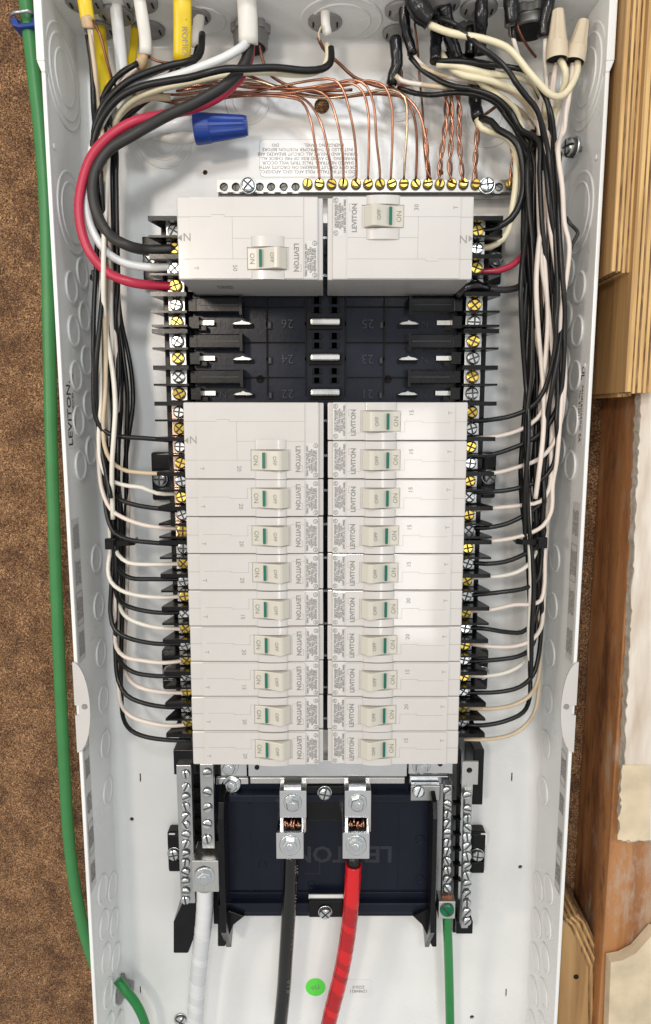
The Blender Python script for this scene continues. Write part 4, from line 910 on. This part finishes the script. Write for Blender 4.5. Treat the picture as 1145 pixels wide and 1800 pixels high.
# blue wire nut with two white wires
def nut(label, pa, pb, h, ra, rb, m_, ribs=8, skirt=.3):
    A = P(*pa, h); B = P(*pb, h); t = thing('wire_nut', label, 'wire connector', tuple(A)); ax = (B-A); ln_ = ax.length; q = ax.to_track_quat('Z', 'Y').to_matrix().to_4x4(); q.translation = A
    seg = ribs*4; vs = []; st = [(0, ra*1.0, 0), (.002, ra*1.03, 0), (ln_*skirt, ra*.96, 0), (ln_*(skirt+.03), ra*.93, .05), (ln_*.6, (ra+rb)/2*.97, .07), (ln_*.93, rb, .07), (ln_, rb*.9, 0)]
    for a_, r_, d in st:
        for k in range(seg):
            rr = r_*(1-d*(1 if k % 4 in (0, 1) else 0)); an = 2*math.pi*k/seg; vs.append((rr*math.cos(an), rr*math.sin(an), a_))
    n = len(st); f = [(i*seg+k, i*seg+(k+1) % seg, (i+1)*seg+(k+1) % seg, (i+1)*seg+k) for i in range(n-1) for k in range(seg)]+[tuple((n-1)*seg+k for k in range(seg))]
    MB().add(vs, f, 0, False, q).build('shell', m_, t, bevel=0)
    MB().lathe([(ra*.9, .001), (ra*.85, .0012)], q, 20).build('mouth', 'void', t); return t
nut('large blue wire connector lying on the back panel above the 50 breaker', (343, 227), (435, 221), .030, .0104, .0072, 'blue_plastic', 9, .28)
sleeve([(350, 221, .034), (320, 218, .033), (280, 222, .032), (235, 232, .030), (205, 222, .028), (192, 190, .026)], .0053, 'white taped wire leading into the blue connector, upper of two', m_='white_tape', name='joined_wire', cat='wire', jag=.015)
sleeve([(350, 236, .030), (322, 241, .028), (295, 240, .024), (262, 226, .020), (230, 205, .018)], .0048, 'cream wire leading into the blue connector, lower of two', m_='white_sheath', name='joined_wire', cat='wire', jag=.01)
# tan wire nuts
nut('tan wire connector nearest the black taped cable, left of the two at top right', (979, 106), (981, 19), .056, .0072, .0043, 'tan_plastic', 7, .34)
nut('tan wire connector touching the right box wall, right of the two', (1009, 110), (1026, 37), .054, .0070, .0040, 'tan_plastic', 7, .34)
wire([(752, 42, .054), (780, 54, .058), (806, 61, .060), (834, 65, .062), (860, 71, .062), (890, 83, .062), (908, 99, .062), (925, 121, .062), (948, 147, .062), (962, 162, .060), (977, 170, .058), (992, 166, .056), (1006, 148, .056), (1015, 125, .054), (1016, 104, .054)], .0023, 'cream_wire', 'cream wire sweeping across the black ones and up into the right tan connector')
wire([(985, 105, .056), (994, 124, .058), (993, 145, .054), (985, 170, .048), (975, 200, .044), (966, 250, .040)], .0022, 'cream_wire', 'cream wire curving down out of the left tan connector')
wire([(990, 150, .046), (984, 190, .044), (976, 225, .044), (972, 262, .046), (964, 300, .054), (963, 340, .056), (958, 380, .058), (956, 430, .060), (960, 500, .062), (963, 560, .060), (958, 640, .056), (950, 700, .052), (951, 760, .046), (958, 830, .042)], .0017, 'pink_wire', 'pinkish wire dropping from the left tan connector through the bundle')
wire([(960, 250, .062), (962, 290, .064), (969, 335, .064), (975, 385, .060), (974, 430, .050), (976, 480, .044)], .0017, 'pink_wire', 'short pinkish wire crossing the front of the right bundle near the ground bar')
wire([(768, 114, .048), (790, 114, .050), (822, 121, .052), (860, 130, .052), (905, 134, .050), (935, 145, .048), (953, 168, .044), (960, 210, .040)], .0023, 'cream_wire', 'cream wire running right from the tape, just under the level black wire')
wire([(775, 92, .040), (790, 116, .046), (812, 131, .050), (855, 140, .052), (892, 152, .052), (925, 170, .052), (942, 192, .050), (955, 230, .046), (963, 270, .044)], .0023, 'cream_wire', 'cream wire slanting down from behind the middle tape sleeve')
wire([(825, 122, .046), (850, 150, .046), (880, 170, .046), (905, 192, .046), (918, 225, .046), (926, 262, .044), (938, 320, .042)], .0021, 'cream_wire', 'cream wire diving under the black wires right of the twisted grounds')
# stray cut end at the right wall
wire([(996, 383, .066), (1003, 394, .070), (1014, 405, .064), (1016, 411, .064), (1006, 430, .064), (999, 460, .056)], .0013, 'matt_black_wire', 'thin black cut wire end poking out near the right box wall')
# ================================================================ left top cables
def bushing(label, px, py, rad=.0118, slots=True):
    c = PZ(px, py, ZT); t = thing('cable_bushing', label, 'cable bushing', (c.x, c.y, ZT-.003))
    X = frame((c.x, c.y, ZT-.0001), (1, 0, 0), (0, -1, 0))
    MB().lathe([(rad, 0), (rad*.99, .0016), (rad*.93, .0024), (rad*.60, .0027), (rad*.46, .0042), (rad*.40, .0043)], X, 30).build('flange', 'grey_pvc', t)
    for s in (-1, 1):
        MB().box(s*rad*.70-.0005, s*rad*.70+.0005, -.003, .003, .0024, .0032, 0, X).build('slot', 'void', t)
    return c
for lab, x, y, r_ in (('grey bushing in the far left corner of the top wall', 148, 2, .0128), ('grey bushing partly behind the second yellow cable', 176, 50, .0115), ('grey bushing round the leftmost white cable', 205, 24, .0125), ('grey bushing behind the white cable at the top edge', 247, 2, .0120), ('grey bushing with visible slot, right of the second white cable', 262, 50, .0118), ('grey bushing behind the wide yellow cable', 345, 26, .0105), ('grey bushing round the single centre cable', 572, 36, .0125), ('grey bushing in the back row at the left black tape', 699, 56, .0112), ('grey bushing in the front row at the left black tape', 706, 16, .0118), ('grey bushing behind the middle black tape at top edge', 776, 4, .0130), ('grey bushing at the top right of the middle tapes', 842, 13, .0130), ('grey bushing behind the right middle black tape', 826, 48, .0105)):
    bushing(lab, x, y, r_)
def cabletop(pp, r_, m_, label, flat=1.0, end=None, name='romex_cable'):
    return wire(pp, r_, m_, label, name, 'cable', None, seg=18, flat=flat)
cabletop([(143, -40, .060), (149, 0, .060), (152, 20, .058), (155, 38, .056)], .0048, 'yellow_sheath', 'short yellow cable end at the top left corner', .55)
sleeve([(152, 30, .057), (156, 42, .056), (157, 50, .055)], .0043, 'torn paper filler at the cut end of the short yellow cable', m_='paper_filler', name='paper_filler', cat='paper', jag=.12)
cabletop([(172, 10, .020), (174, 42, .022), (178, 84, .028), (183, 130, .036), (189, 170, .040), (192, 185, .040)], .0046, 'yellow_sheath', 'long yellow cable slanting down behind the left black wires', .6)
cabletop([(203, -10, .044), (205, 22, .044), (209, 60, .040), (213, 100, .036), (216, 135, .034)], .0043, 'cool_white', 'leftmost white cable dropping from its grey bushing', .7)
cabletop([(240, -30, .056), (246, 2, .056), (252, 40, .054), (256, 70, .050), (256, 96, .048)], .0042, 'white_sheath', 'white cable with torn end beside the slotted grey bushing', .7)
sleeve([(255, 92, .048), (252, 104, .047), (247, 113, .046), (243, 120, .046)], .0030, 'torn tan paper at the end of the second white cable', m_='paper_filler', name='paper_filler', cat='paper', jag=.2)
cabletop([(238, 45, .020), (235, 85, .022), (229, 118, .026), (226, 140, .026)], .0030, 'yellow_sheath', 'narrow yellow cable behind the torn white cable', .6)
cabletop([(252, 98, .038), (247, 125, .036), (238, 150, .034)], .0040, 'yellow_sheath', 'yellow cable stub emerging below the torn tan paper', .6)
cabletop([(320, -30, .058), (321, 10, .056), (321, 60, .050), (320, 108, .044)], .0062, 'yellow_sheath', 'wide yellow cable with black print hanging from the top', .45)
q = MB(); text(q, 'AWG 12-2  ROMEX', .0058, front(P(324, 32, .0555), -90), 0)
q.build('cable_print', 'grey_ink', None, cat='print', label='black print along the wide yellow cable')
cabletop([(348, 5, .038), (350, 30, .036), (347, 60, .034), (344, 84, .032)], .0040, 'white_sheath', 'white cable just right of the wide yellow cable', .7)
cabletop([(433, -40, .052), (434, 0, .052), (436, 35, .050), (437, 78, .046)], .0068, 'white_sheath', 'wide white cable through the threaded grey connector', .75)
wire([(350, 72, .030), (347, 88, .034), (341, 108, .034), (318, 133, .030), (280, 160, .030), (245, 186, .030), (214, 213, .030), (196, 240, .030), (190, 300, .030), (192, 400, .030), (196, 480, .030), (201, 600, .036), (212, 700, .036), (207, 800, .034), (208, 900, .030), (214, 1000, .030), (213, 1150, .028)], .0022, 'black_wire', 'black wire crossing low under the others toward the left bundle')
wire([(582, 84, .040), (583, 100, .042), (580, 112, .044), (567, 121, .046), (540, 124, .048), (482, 119, .052), (430, 121, .056), (398, 121, .058), (365, 128, .060), (335, 136, .060), (293, 143, .060), (250, 152, .060), (212, 170, .060), (188, 195, .060), (171, 226, .060), (163, 262, .058), (160, 330, .050), (172, 420, .044), (180, 520, .040), (188, 640, .040)], .0024, 'black_wire', 'long black wire running level from the centre bushing to the left bundle')
wire([(575, 78, .038), (577, 98, .040), (570, 117, .040), (552, 128, .042), (520, 131, .042), (470, 127, .044), (420, 128, .046), (380, 135, .044), (330, 146, .046), (285, 156, .046), (240, 172, .044), (212, 196, .042), (199, 230, .040), (192, 300, .036), (196, 420, .034), (200, 560, .034)], .0021, 'cream_wire', 'cream wire following under the long level black wire')
wire([(356, 60, .036), (350, 98, .048), (332, 108, .052), (300, 115, .054), (262, 127, .055), (226, 143, .056), (198, 166, .056), (180, 190, .056), (168, 222, .054), (166, 290, .046), (176, 420, .042), (184, 560, .040), (186, 700, .040)], .0024, 'black_wire', 'black wire from the small white cable, uppermost arc over the left bundle')
wire([(300, 172, .036), (262, 172, .038), (228, 186, .040), (205, 210, .040), (190, 240, .040), (184, 300, .036), (190, 420, .034), (188, 540, .036)], .0023, 'tan_wire', 'tan wire arcing inside the black ones above the red feeder')
cabletop([(572, 20, .044), (573, 45, .042), (577, 62, .040)], .0032, 'white_sheath', 'cream cable stub in the centre bushing')
wire([(563, 70, .045), (560, 60, .046), (566, 45, .046), (563, 52, .045)], .0006, 'tan_wire', 'thin frayed cord hanging at the centre bushing', 'cord', 'cord')
# threaded connector and big conduit hub
def connector(label, px, py, r_, hgt, m_='grey_pvc', void=True):
    c = PZ(px, py, ZT); t = thing('conduit_connector', label, 'conduit fitting', (c.x, c.y, ZT-hgt)); X = frame((c.x, c.y, ZT), (1, 0, 0), (0, -1, 0))
    n = 9; seg = n*4; vs = []
    for a in (0.0, .0055):
        for k in range(seg):
            rr = r_*(1.18 if k % 4 in (0, 1) else 1.04); an = 2*math.pi*k/seg; vs.append((rr*math.cos(an), rr*math.sin(an), a))
    MB().add(vs, [(k, (k+1) % seg, seg+(k+1) % seg, seg+k) for k in range(seg)]+[tuple(range(seg, 2*seg)), tuple(range(seg))[::-1]], 0, False, X).build('lock_nut', m_, t, bevel=.0006)
    pr = [(r_*.98, .005)]; z = .006
    while z < hgt: pr += [(r_, z), (r_*.95, z+.0008)]; z += .0016
    pr += [(r_*.9, hgt), (r_*.82, hgt), (r_*.80, hgt-.003)]
    MB().lathe(pr, X, 32).build('threaded_collar', m_, t)
    MB().lathe([(r_*.84, hgt-.0004), (r_*.83, hgt+.0002)], X, 28).build('mouth', 'void', t); return c  # flat black disc painted as the dark inside the collar
connector('dark grey threaded conduit connector round the wide white cable', 441, 46, .0125, .015)
c = connector('grey metal conduit hub with dark mouth between the two right tape sleeves', 932, 24, .0150, .012, 'conduit_metal')
# ================================================================ copper ground wires
def cu(pp, lab, m_='copper', r_=.00092): return wire(pp, r_, m_, lab, 'ground_wire', 'copper wire', 'bare copper ground wires at the ground bar', seg=8)
E1 = .0245; on = lambda i: 'copper ground wire to the %s brass screw of the ground bar' % ordt[i]
TL = lambda k: [(300+k*7, 176-k*2.5, .016+.001*k), (360+k*4, 164-k*1.2, .020+.001*k), (430, 158-k*1.5, .024+.001*k)]
cu([(330, 190, .014), (400, 172, .018), (450, 168, .024), (505, 171, .030), (531, 179, .034), (546, 210, .036), (555, 260, .032), (561, 300, .027), (562, 320, E1)], on(1))
cu([(320, 182, .014), (400, 168, .018), (470, 168, .024), (522, 169, .030), (545, 183, .034), (566, 220, .036), (578, 272, .032), (583, 305, .027), (583, 320, E1)], on(2))
cu([(300, 178, .016), (380, 166, .020), (450, 165, .024), (510, 163, .030), (554, 158, .036), (577, 172, .038), (592, 210, .038), (601, 255, .034), (604, 300, .027), (604, 320, E1)], on(3))
cu([(260, 165, .016), (320, 166, .018), (380, 158, .022), (440, 162, .024), (500, 150, .032), (560, 140, .040), (587, 140, .042), (602, 155, .042), (615, 196, .040), (624, 245, .034), (627, 300, .027), (626, 320, E1)], on(4))
cu([(310, 160, .018), (390, 150, .020), (460, 156, .024), (540, 156, .030), (600, 148, .038), (622, 148, .040), (638, 161, .040), (647, 192, .038), (649, 250, .033), (647, 320, E1)], on(5))
cu([(300, 155, .020), (380, 148, .022), (440, 152, .026), (520, 156, .030), (585, 147, .036), (625, 141, .042), (645, 152, .042), (657, 182, .040), (662, 245, .034), (668, 300, .027), (668, 320, E1)], on(6))
cu([(290, 148, .020), (380, 143, .022), (450, 148, .026), (530, 160, .028), (600, 152, .034), (650, 142, .040), (677, 152, .042), (688, 182, .040), (690, 240, .034), (687, 320, E1)], on(7))
cu([(400, 140, .026), (450, 142, .028), (520, 166, .026), (580, 172, .026), (640, 163, .032), (690, 158, .038), (712, 172, .040), (716, 215, .036), (712, 280, .030), (710, 320, E1)], on(8), 'pale_copper')
cu([(470, 150, .022), (540, 167, .024), (590, 172, .026), (650, 166, .032), (695, 166, .036), (720, 184, .038), (731, 220, .036), (733, 270, .030), (731, 320, E1)], on(9), 'dull_copper')
cu([(683, 150, .028), (702, 161, .034), (722, 178, .036), (738, 200, .036), (748, 240, .034), (752, 280, .030), (751, 320, E1)], on(10))
cu([(455, 70, .024), (462, 105, .022), (472, 128, .022), (490, 142, .024), (530, 158, .024), (600, 168, .026), (660, 165, .028), (700, 168, .032)], 'dark copper ground wire dropping from the threaded connector', 'dull_copper', .0011)
cu([(560, 66, .040), (568, 84, .036), (600, 115, .028), (622, 135, .026), (650, 147, .026), (700, 160, .030)], 'dark copper wire running right from under the centre bushing', 'dull_copper', .0012)
cu([(430, 130, .018), (450, 138, .020), (480, 150, .020), (500, 155, .022), (560, 160, .022), (620, 158, .024)], 'second dark copper wire joining the copper bundle from the left', 'dull_copper', .0011)
cu([(258, 98, .046), (276, 107, .046), (300, 111, .046), (330, 112, .044), (350, 120, .040), (380, 130, .03)], 'thin dark copper wire from the torn white cable to the right', 'dull_copper', .0009)
cu([(163, 36, .058), (176, 60, .058), (184, 90, .056), (192, 120, .052), (200, 145, .046), (215, 160, .030), (262, 172, .018), (330, 186, .014)], 'thin dark copper wire hanging over the long yellow cable', 'dull_copper', .0010)
cu([(729, 40, .030), (734, 80, .026), (738, 140, .022), (743, 190, .022), (746, 260, .024), (752, 312, .025)], 'thin copper wire hanging straight from the left tapes', 'dull_copper', .0008)
cu([(700, 110, .030), (706, 128, .028), (704, 150, .026)], 'short copper wire beside the lowest left tape sleeve', 'dull_copper', .0012)
cu([(908, 42, .048), (916, 62, .046), (930, 85, .040), (942, 100, .034)], 'thin dark copper wire in front of the conduit hub', 'dull_copper', .0010)
def twist(pp, lab, r_=.0009, tw=.0013):
    pts = path(pp, None, .0012); t = thing('twisted_ground_wires', lab, 'copper wire', tuple(pts[-1]), 'twisted pairs of copper ground wires')
    for ph in (0, math.pi):
        q = []
        for i, p_ in enumerate(pts):
            a = ph+i*.30; q.append(p_+Vector((math.cos(a)*tw, math.sin(a)*tw, 0)))
        MB().tube(q, r_, 6).build('strand', 'copper', t)
twist([(783, 160, .030), (785, 200, .030), (780, 245, .030), (774, 290, .028), (772, 320, E1)], 'twisted copper pair, leftmost of the four twists right of the single ground wires')
twist([(793, 162, .030), (794, 200, .030), (793, 250, .030), (791, 290, .028), (793, 320, E1)], 'twisted copper pair, second of the four twists right of the single wires')
twist([(805, 165, .032), (808, 200, .032), (807, 240, .030), (811, 290, .028), (814, 320, E1)], 'twisted copper pair, third of four, ending short of the lowest tape sleeve')
twist([(838, 210, .034), (839, 240, .032), (836, 280, .028), (835, 320, E1)], 'twisted copper pair hanging directly below the lowest tape sleeve')
twist([(902, 262, .030), (902, 290, .028), (899, 310, .026), (897, 324, E1)], 'short twisted copper pair at the far right end of the ground bar')
twist([(747, 225, .034), (750, 260, .032), (753, 300, .028), (757, 316, E1)], 'copper pair wound together at the tenth brass screw', tw=.0011)
twist([(695, 148, .028), (740, 150, .026), (790, 152, .026)], 'copper pair twisted level behind the cream wires')
cu([(880, 180, .034), (866, 192, .034), (850, 203, .034), (842, 207, .034)], 'short dark copper wire beside the lowest tape sleeve', 'dull_copper', .0011)
# ================================================================ black tape sleeves
sleeve([(695, 66, .036), (697, 90, .036), (698, 113, .034), (692, 132, .032), (688, 150, .030)], .0042, 'black tape sleeve, lowest on the left of the top right group')
sleeve([(711, 5, .046), (711, 30, .044), (715, 60, .040), (722, 80, .038), (725, 95, .038)], .0036, 'black tape sleeve hanging between the two left grey bushings')
sleeve([(725, -20, .056), (733, 5, .056), (742, 22, .055), (757, 36, .054)], .0068, 'thick crumpled black tape where the long cream wire leaves')
sleeve([(780, 10, .050), (786, 40, .046), (793, 72, .042), (804, 104, .038)], .0048, 'long slanted black tape sleeve, middle of the top right group')
sleeve([(766, 30, .040), (768, 62, .040), (766, 85, .044), (766, 108, .046)], .0042, 'short black tape sleeve where the level black wire starts')
sleeve([(847, -5, .052), (846, 30, .050), (845, 60, .044), (845, 98, .038)], .0046, 'black tape sleeve under the top right middle bushing')
sleeve([(826, 48, .034), (828, 70, .034), (826, 98, .034)], .0040, 'dark tape sleeve just left of the one under the top right bushing')
sleeve([(834, 140, .030), (835, 172, .034), (838, 195, .036), (841, 209, .038)], .0045, 'lowest black tape sleeve above the twisted copper pair')
sleeve([(897, -25, .054), (899, 10, .054), (901, 42, .052)], .0048, 'black tape sleeve left of the conduit hub')
sleeve([(968, -25, .054), (962, 15, .054), (957, 40, .052), (957, 66, .050)], .0044, 'black tape sleeve between the conduit hub and the tan connectors')
sleeve([(770, 100, .036), (800, 100, .034), (840, 112, .030), (870, 118, .028)], .0030, 'black tape running level behind the cream wires')
# bright screw on the right wall
c = PX(1020, 262, XW-.001); t = thing('grounding_screw', 'shiny bent screw standing out of the right box wall near the top', 'screw', tuple(c))
X = frame(c, (0, 0, 1), (-.35, 1, 0)); zd = X.to_3x3() @ Vector((0, 0, 1))
if zd.x > 0: X = X @ Matrix.Rotation(math.pi, 4, 'X')
MB().lathe([(.0022, -.001), (.0022, .006)], X, 12).build('shank', 'zinc', t)
o = inst('screw_head', SC_M, t); o.matrix_local = Matrix.Translation(-Vector(t.location)) @ X @ Matrix.Translation((0, 0, .006)); o.scale = (1.3, 1.3, 1.8)
# bushing and green cable at lower left
c = PX(212, 1738, -XW+.0005); t = thing('cable_bushing', 'grey bushing in the lower left box wall where the green cable enters', 'cable bushing', tuple(c))
X = frame(c, (0, 1, 0), (0, 0, 1))
MB().lathe([(.0125, 0), (.0120, .0020), (.0080, .0030), (.0060, .011), (.0050, .011)], X, 28).build('flange', 'grey_pvc', t)
wire([(c.x, 0, 0)] and [(207, 1722, .028), (222, 1742, .030), (238, 1762, .030), (252, 1790, .030), (262, 1830, .028)], .0039, 'green_cable', 'green cable curving down from the bushing at lower left', 'ground_cable', 'cable', seg=16)
# ================================================================ outside: green cable, clip
pp = [(36, -60, .016), (45, 0, .016), (52, 60, .016), (61, 140, .016), (71, 230, .016), (80, 350, .016), (84, 480, .016), (88, 650, .016), (91, 800, .016), (98, 1000, .016), (107, 1220, .016), (114, 1360, .016), (122, 1480, .016), (134, 1570, .016), (152, 1650, .016), (175, 1710, .016), (205, 1745, .016)]
wire(pp, .0050, 'green_outer', 'long green ground cable running down the brown board left of the box', 'ground_cable', 'cable', seg=18)
t = thing('cable_clip', 'blue insulated staple holding the green cable at the top left', 'cable staple', tuple(P(47, 33, .01)))
MB().prism([(p_.x, p_.z) for p_ in [P(x, y, .024) for x, y in ((17, 30), (20, 44), (34, 48), (70, 44), (74, 38), (72, 27), (58, 26), (56, 38), (32, 40), (28, 28))]], -.024, -.006).build('saddle', 'blue_plastic', t, bevel=.001)
MB().tube([P(19, 38, .006), P(19, 27, .022), P(26, 22, .026), P(50, 19, .027), P(57, 23, .025), P(57, 30, .010)], .0013, 10).build('staple', 'zinc', t)
# ================================================================ right side: plywood, stud, plaster
def vbox(name, pts, h0, h1, m_, parent, bevel=0, jag=0):
    # pts: outline in the photograph at height h1
    q = [P(x, y, h1) for x, y in pts]; return MB().prism([(p_.x, p_.z) for p_ in q], -h1, -h0).build(name, m_, parent, bevel=bevel)
def plyblock(label, xl, xr_, y0, y1, h0, h1, plies, seed, chamf=0):
    # vertical plies stacked from left to right, ends of different length
    random.seed(seed)
    ym = max(150, (max(0, y0)+y1)/2); a = P(xl, ym, h1); b_ = P(xr_, ym, h1); a.x = max(a.x, XW+.006); a.z = P(xl, y0, h1).z; b_.z = P(xr_, y1, h1).z; t = thing('plywood_block', label, 'plywood', (a.x, 0, b_.z)); n = plies; ws = [random.uniform(.9, 1.4) if i % 2 else random.uniform(.3, .8) for i in range(n)]; tot = sum(ws); x = a.x
    for i in range(n):
        wd = ws[i]/tot*(b_.x-a.x); q = MB(); e = random.uniform(-.0004, .0004)
        zb = b_.z+chamf*(i/n)+random.uniform(-.0006, .0006)
        q.box(x, x+wd-.00012, -h1+e, -h0, zb, a.z)
        q.build('ply', 'veneer' if i == 0 else ('ply_light' if i % 2 else 'ply_dark'), t); x += wd
    return t
plyblock('upper plywood block with many edge plies along the right side of the photo', 1078, 1150, -60, 478, .002, .083, 15, 1)
plyblock('longer plywood block beside it, ending lower over the bare stud', 1120, 1180, -60, 690, .002, .088, 13, 2)
t = plyblock('lower plywood block seen on its broad side right of the box, above the stud gap', 1092, 1118, 440, 697, .002, .068, 6, 3)
ST = thing('wood_stud', 'orange-brown wooden wall stud standing right of the box', 'stud', (P(1095, 1100, .0627).x, 0, -1.2))
sx = P(1097, 1100, .0627).x
MB().box(sx, sx+.038, -.0627, .003, -1.2, .7).build('timber', 'stud_wood', ST, bevel=.001)
random.seed(6)
PLS = thing('plaster_edge', 'ragged off-white painted plaster edge covering the front of the stud', 'plaster', (P(1120, 1480, .085).x, -.072, P(1120, 1480, .085).z))
def ragged(l0, l1, y0, y1, right, h0, h1, m_, name, amp=3, stepy=9):
    pts = []; y = y0
    while y < y1: pts.append((l0+(l1-l0)*(y-y0)/(y1-y0)+random.uniform(-amp, amp), y)); y += stepy*random.uniform(.5, 1.5)
    pts.append((l1, y1)); x = l1
    while x < right-6: x += 6; pts.append((min(x, right), y1+random.uniform(-amp, amp)*1.2))
    pts += [(right, y1), (right, y0)]
    return vbox(name, pts, h0, h1, m_, PLS)
ragged(1131, 1093, 620, 1480, 1185, .0630, .0725, 'gypsum', 'gypsum_core', 2)
ragged(1131, 1092, 618, 1476, 1185, .0725, .0738, 'plaster', 'painted_face', 2.0)
ragged(1096, 1086, 1345, 1476, 1143, .0738, .0746, 'drywall_paper', 'torn_paper', 3)
DW = thing('drywall_scrap', 'cream drywall piece at the bottom right corner below the bare stud', 'drywall', tuple(P(1100, 1800, .08)))
vbox('face', [(1074, 1692), (1095, 1688), (1118, 1676), (1150, 1640), (1190, 1640), (1190, 1900), (1066, 1900), (1070, 1800)], .0645, .0740, 'drywall_paper', DW); 
vbox('core', [(1068, 1690), (1085, 1679), (1120, 1664), (1155, 1628), (1190, 1630), (1190, 1890), (1064, 1890), (1066, 1790)], .0630, .0644, 'gypsum', DW)
t = thing('plywood_block', 'small plywood block with a dark knot hole beside the lower box edge', 'plywood', tuple(P(1020, 1800, .03)))
for i in range(7):
    o_ = (i+1)*4.0; k_ = (i+1)*1.6
    vbox('ply', [(990+o_, 1618-k_), (1003+o_, 1630-k_), (1034+o_, 1700-k_), (1034+o_, 1850), (978, 1850), (980, 1620)], .002, .0518-.0012*i, 'ply_light' if i % 2 else 'ply_dark', t)
vbox('broad_face', [(990, 1618), (1003, 1630), (1034, 1700), (1034, 1850), (978, 1850), (980, 1620)], .002, .052, 'veneer', t)
MB().lathe([(.0022, 0), (.0022, .0003)], front(P(1013, 1717, .0522)), 14).build('knot_hole', 'void', t)
EX = ('glue-laminated',)
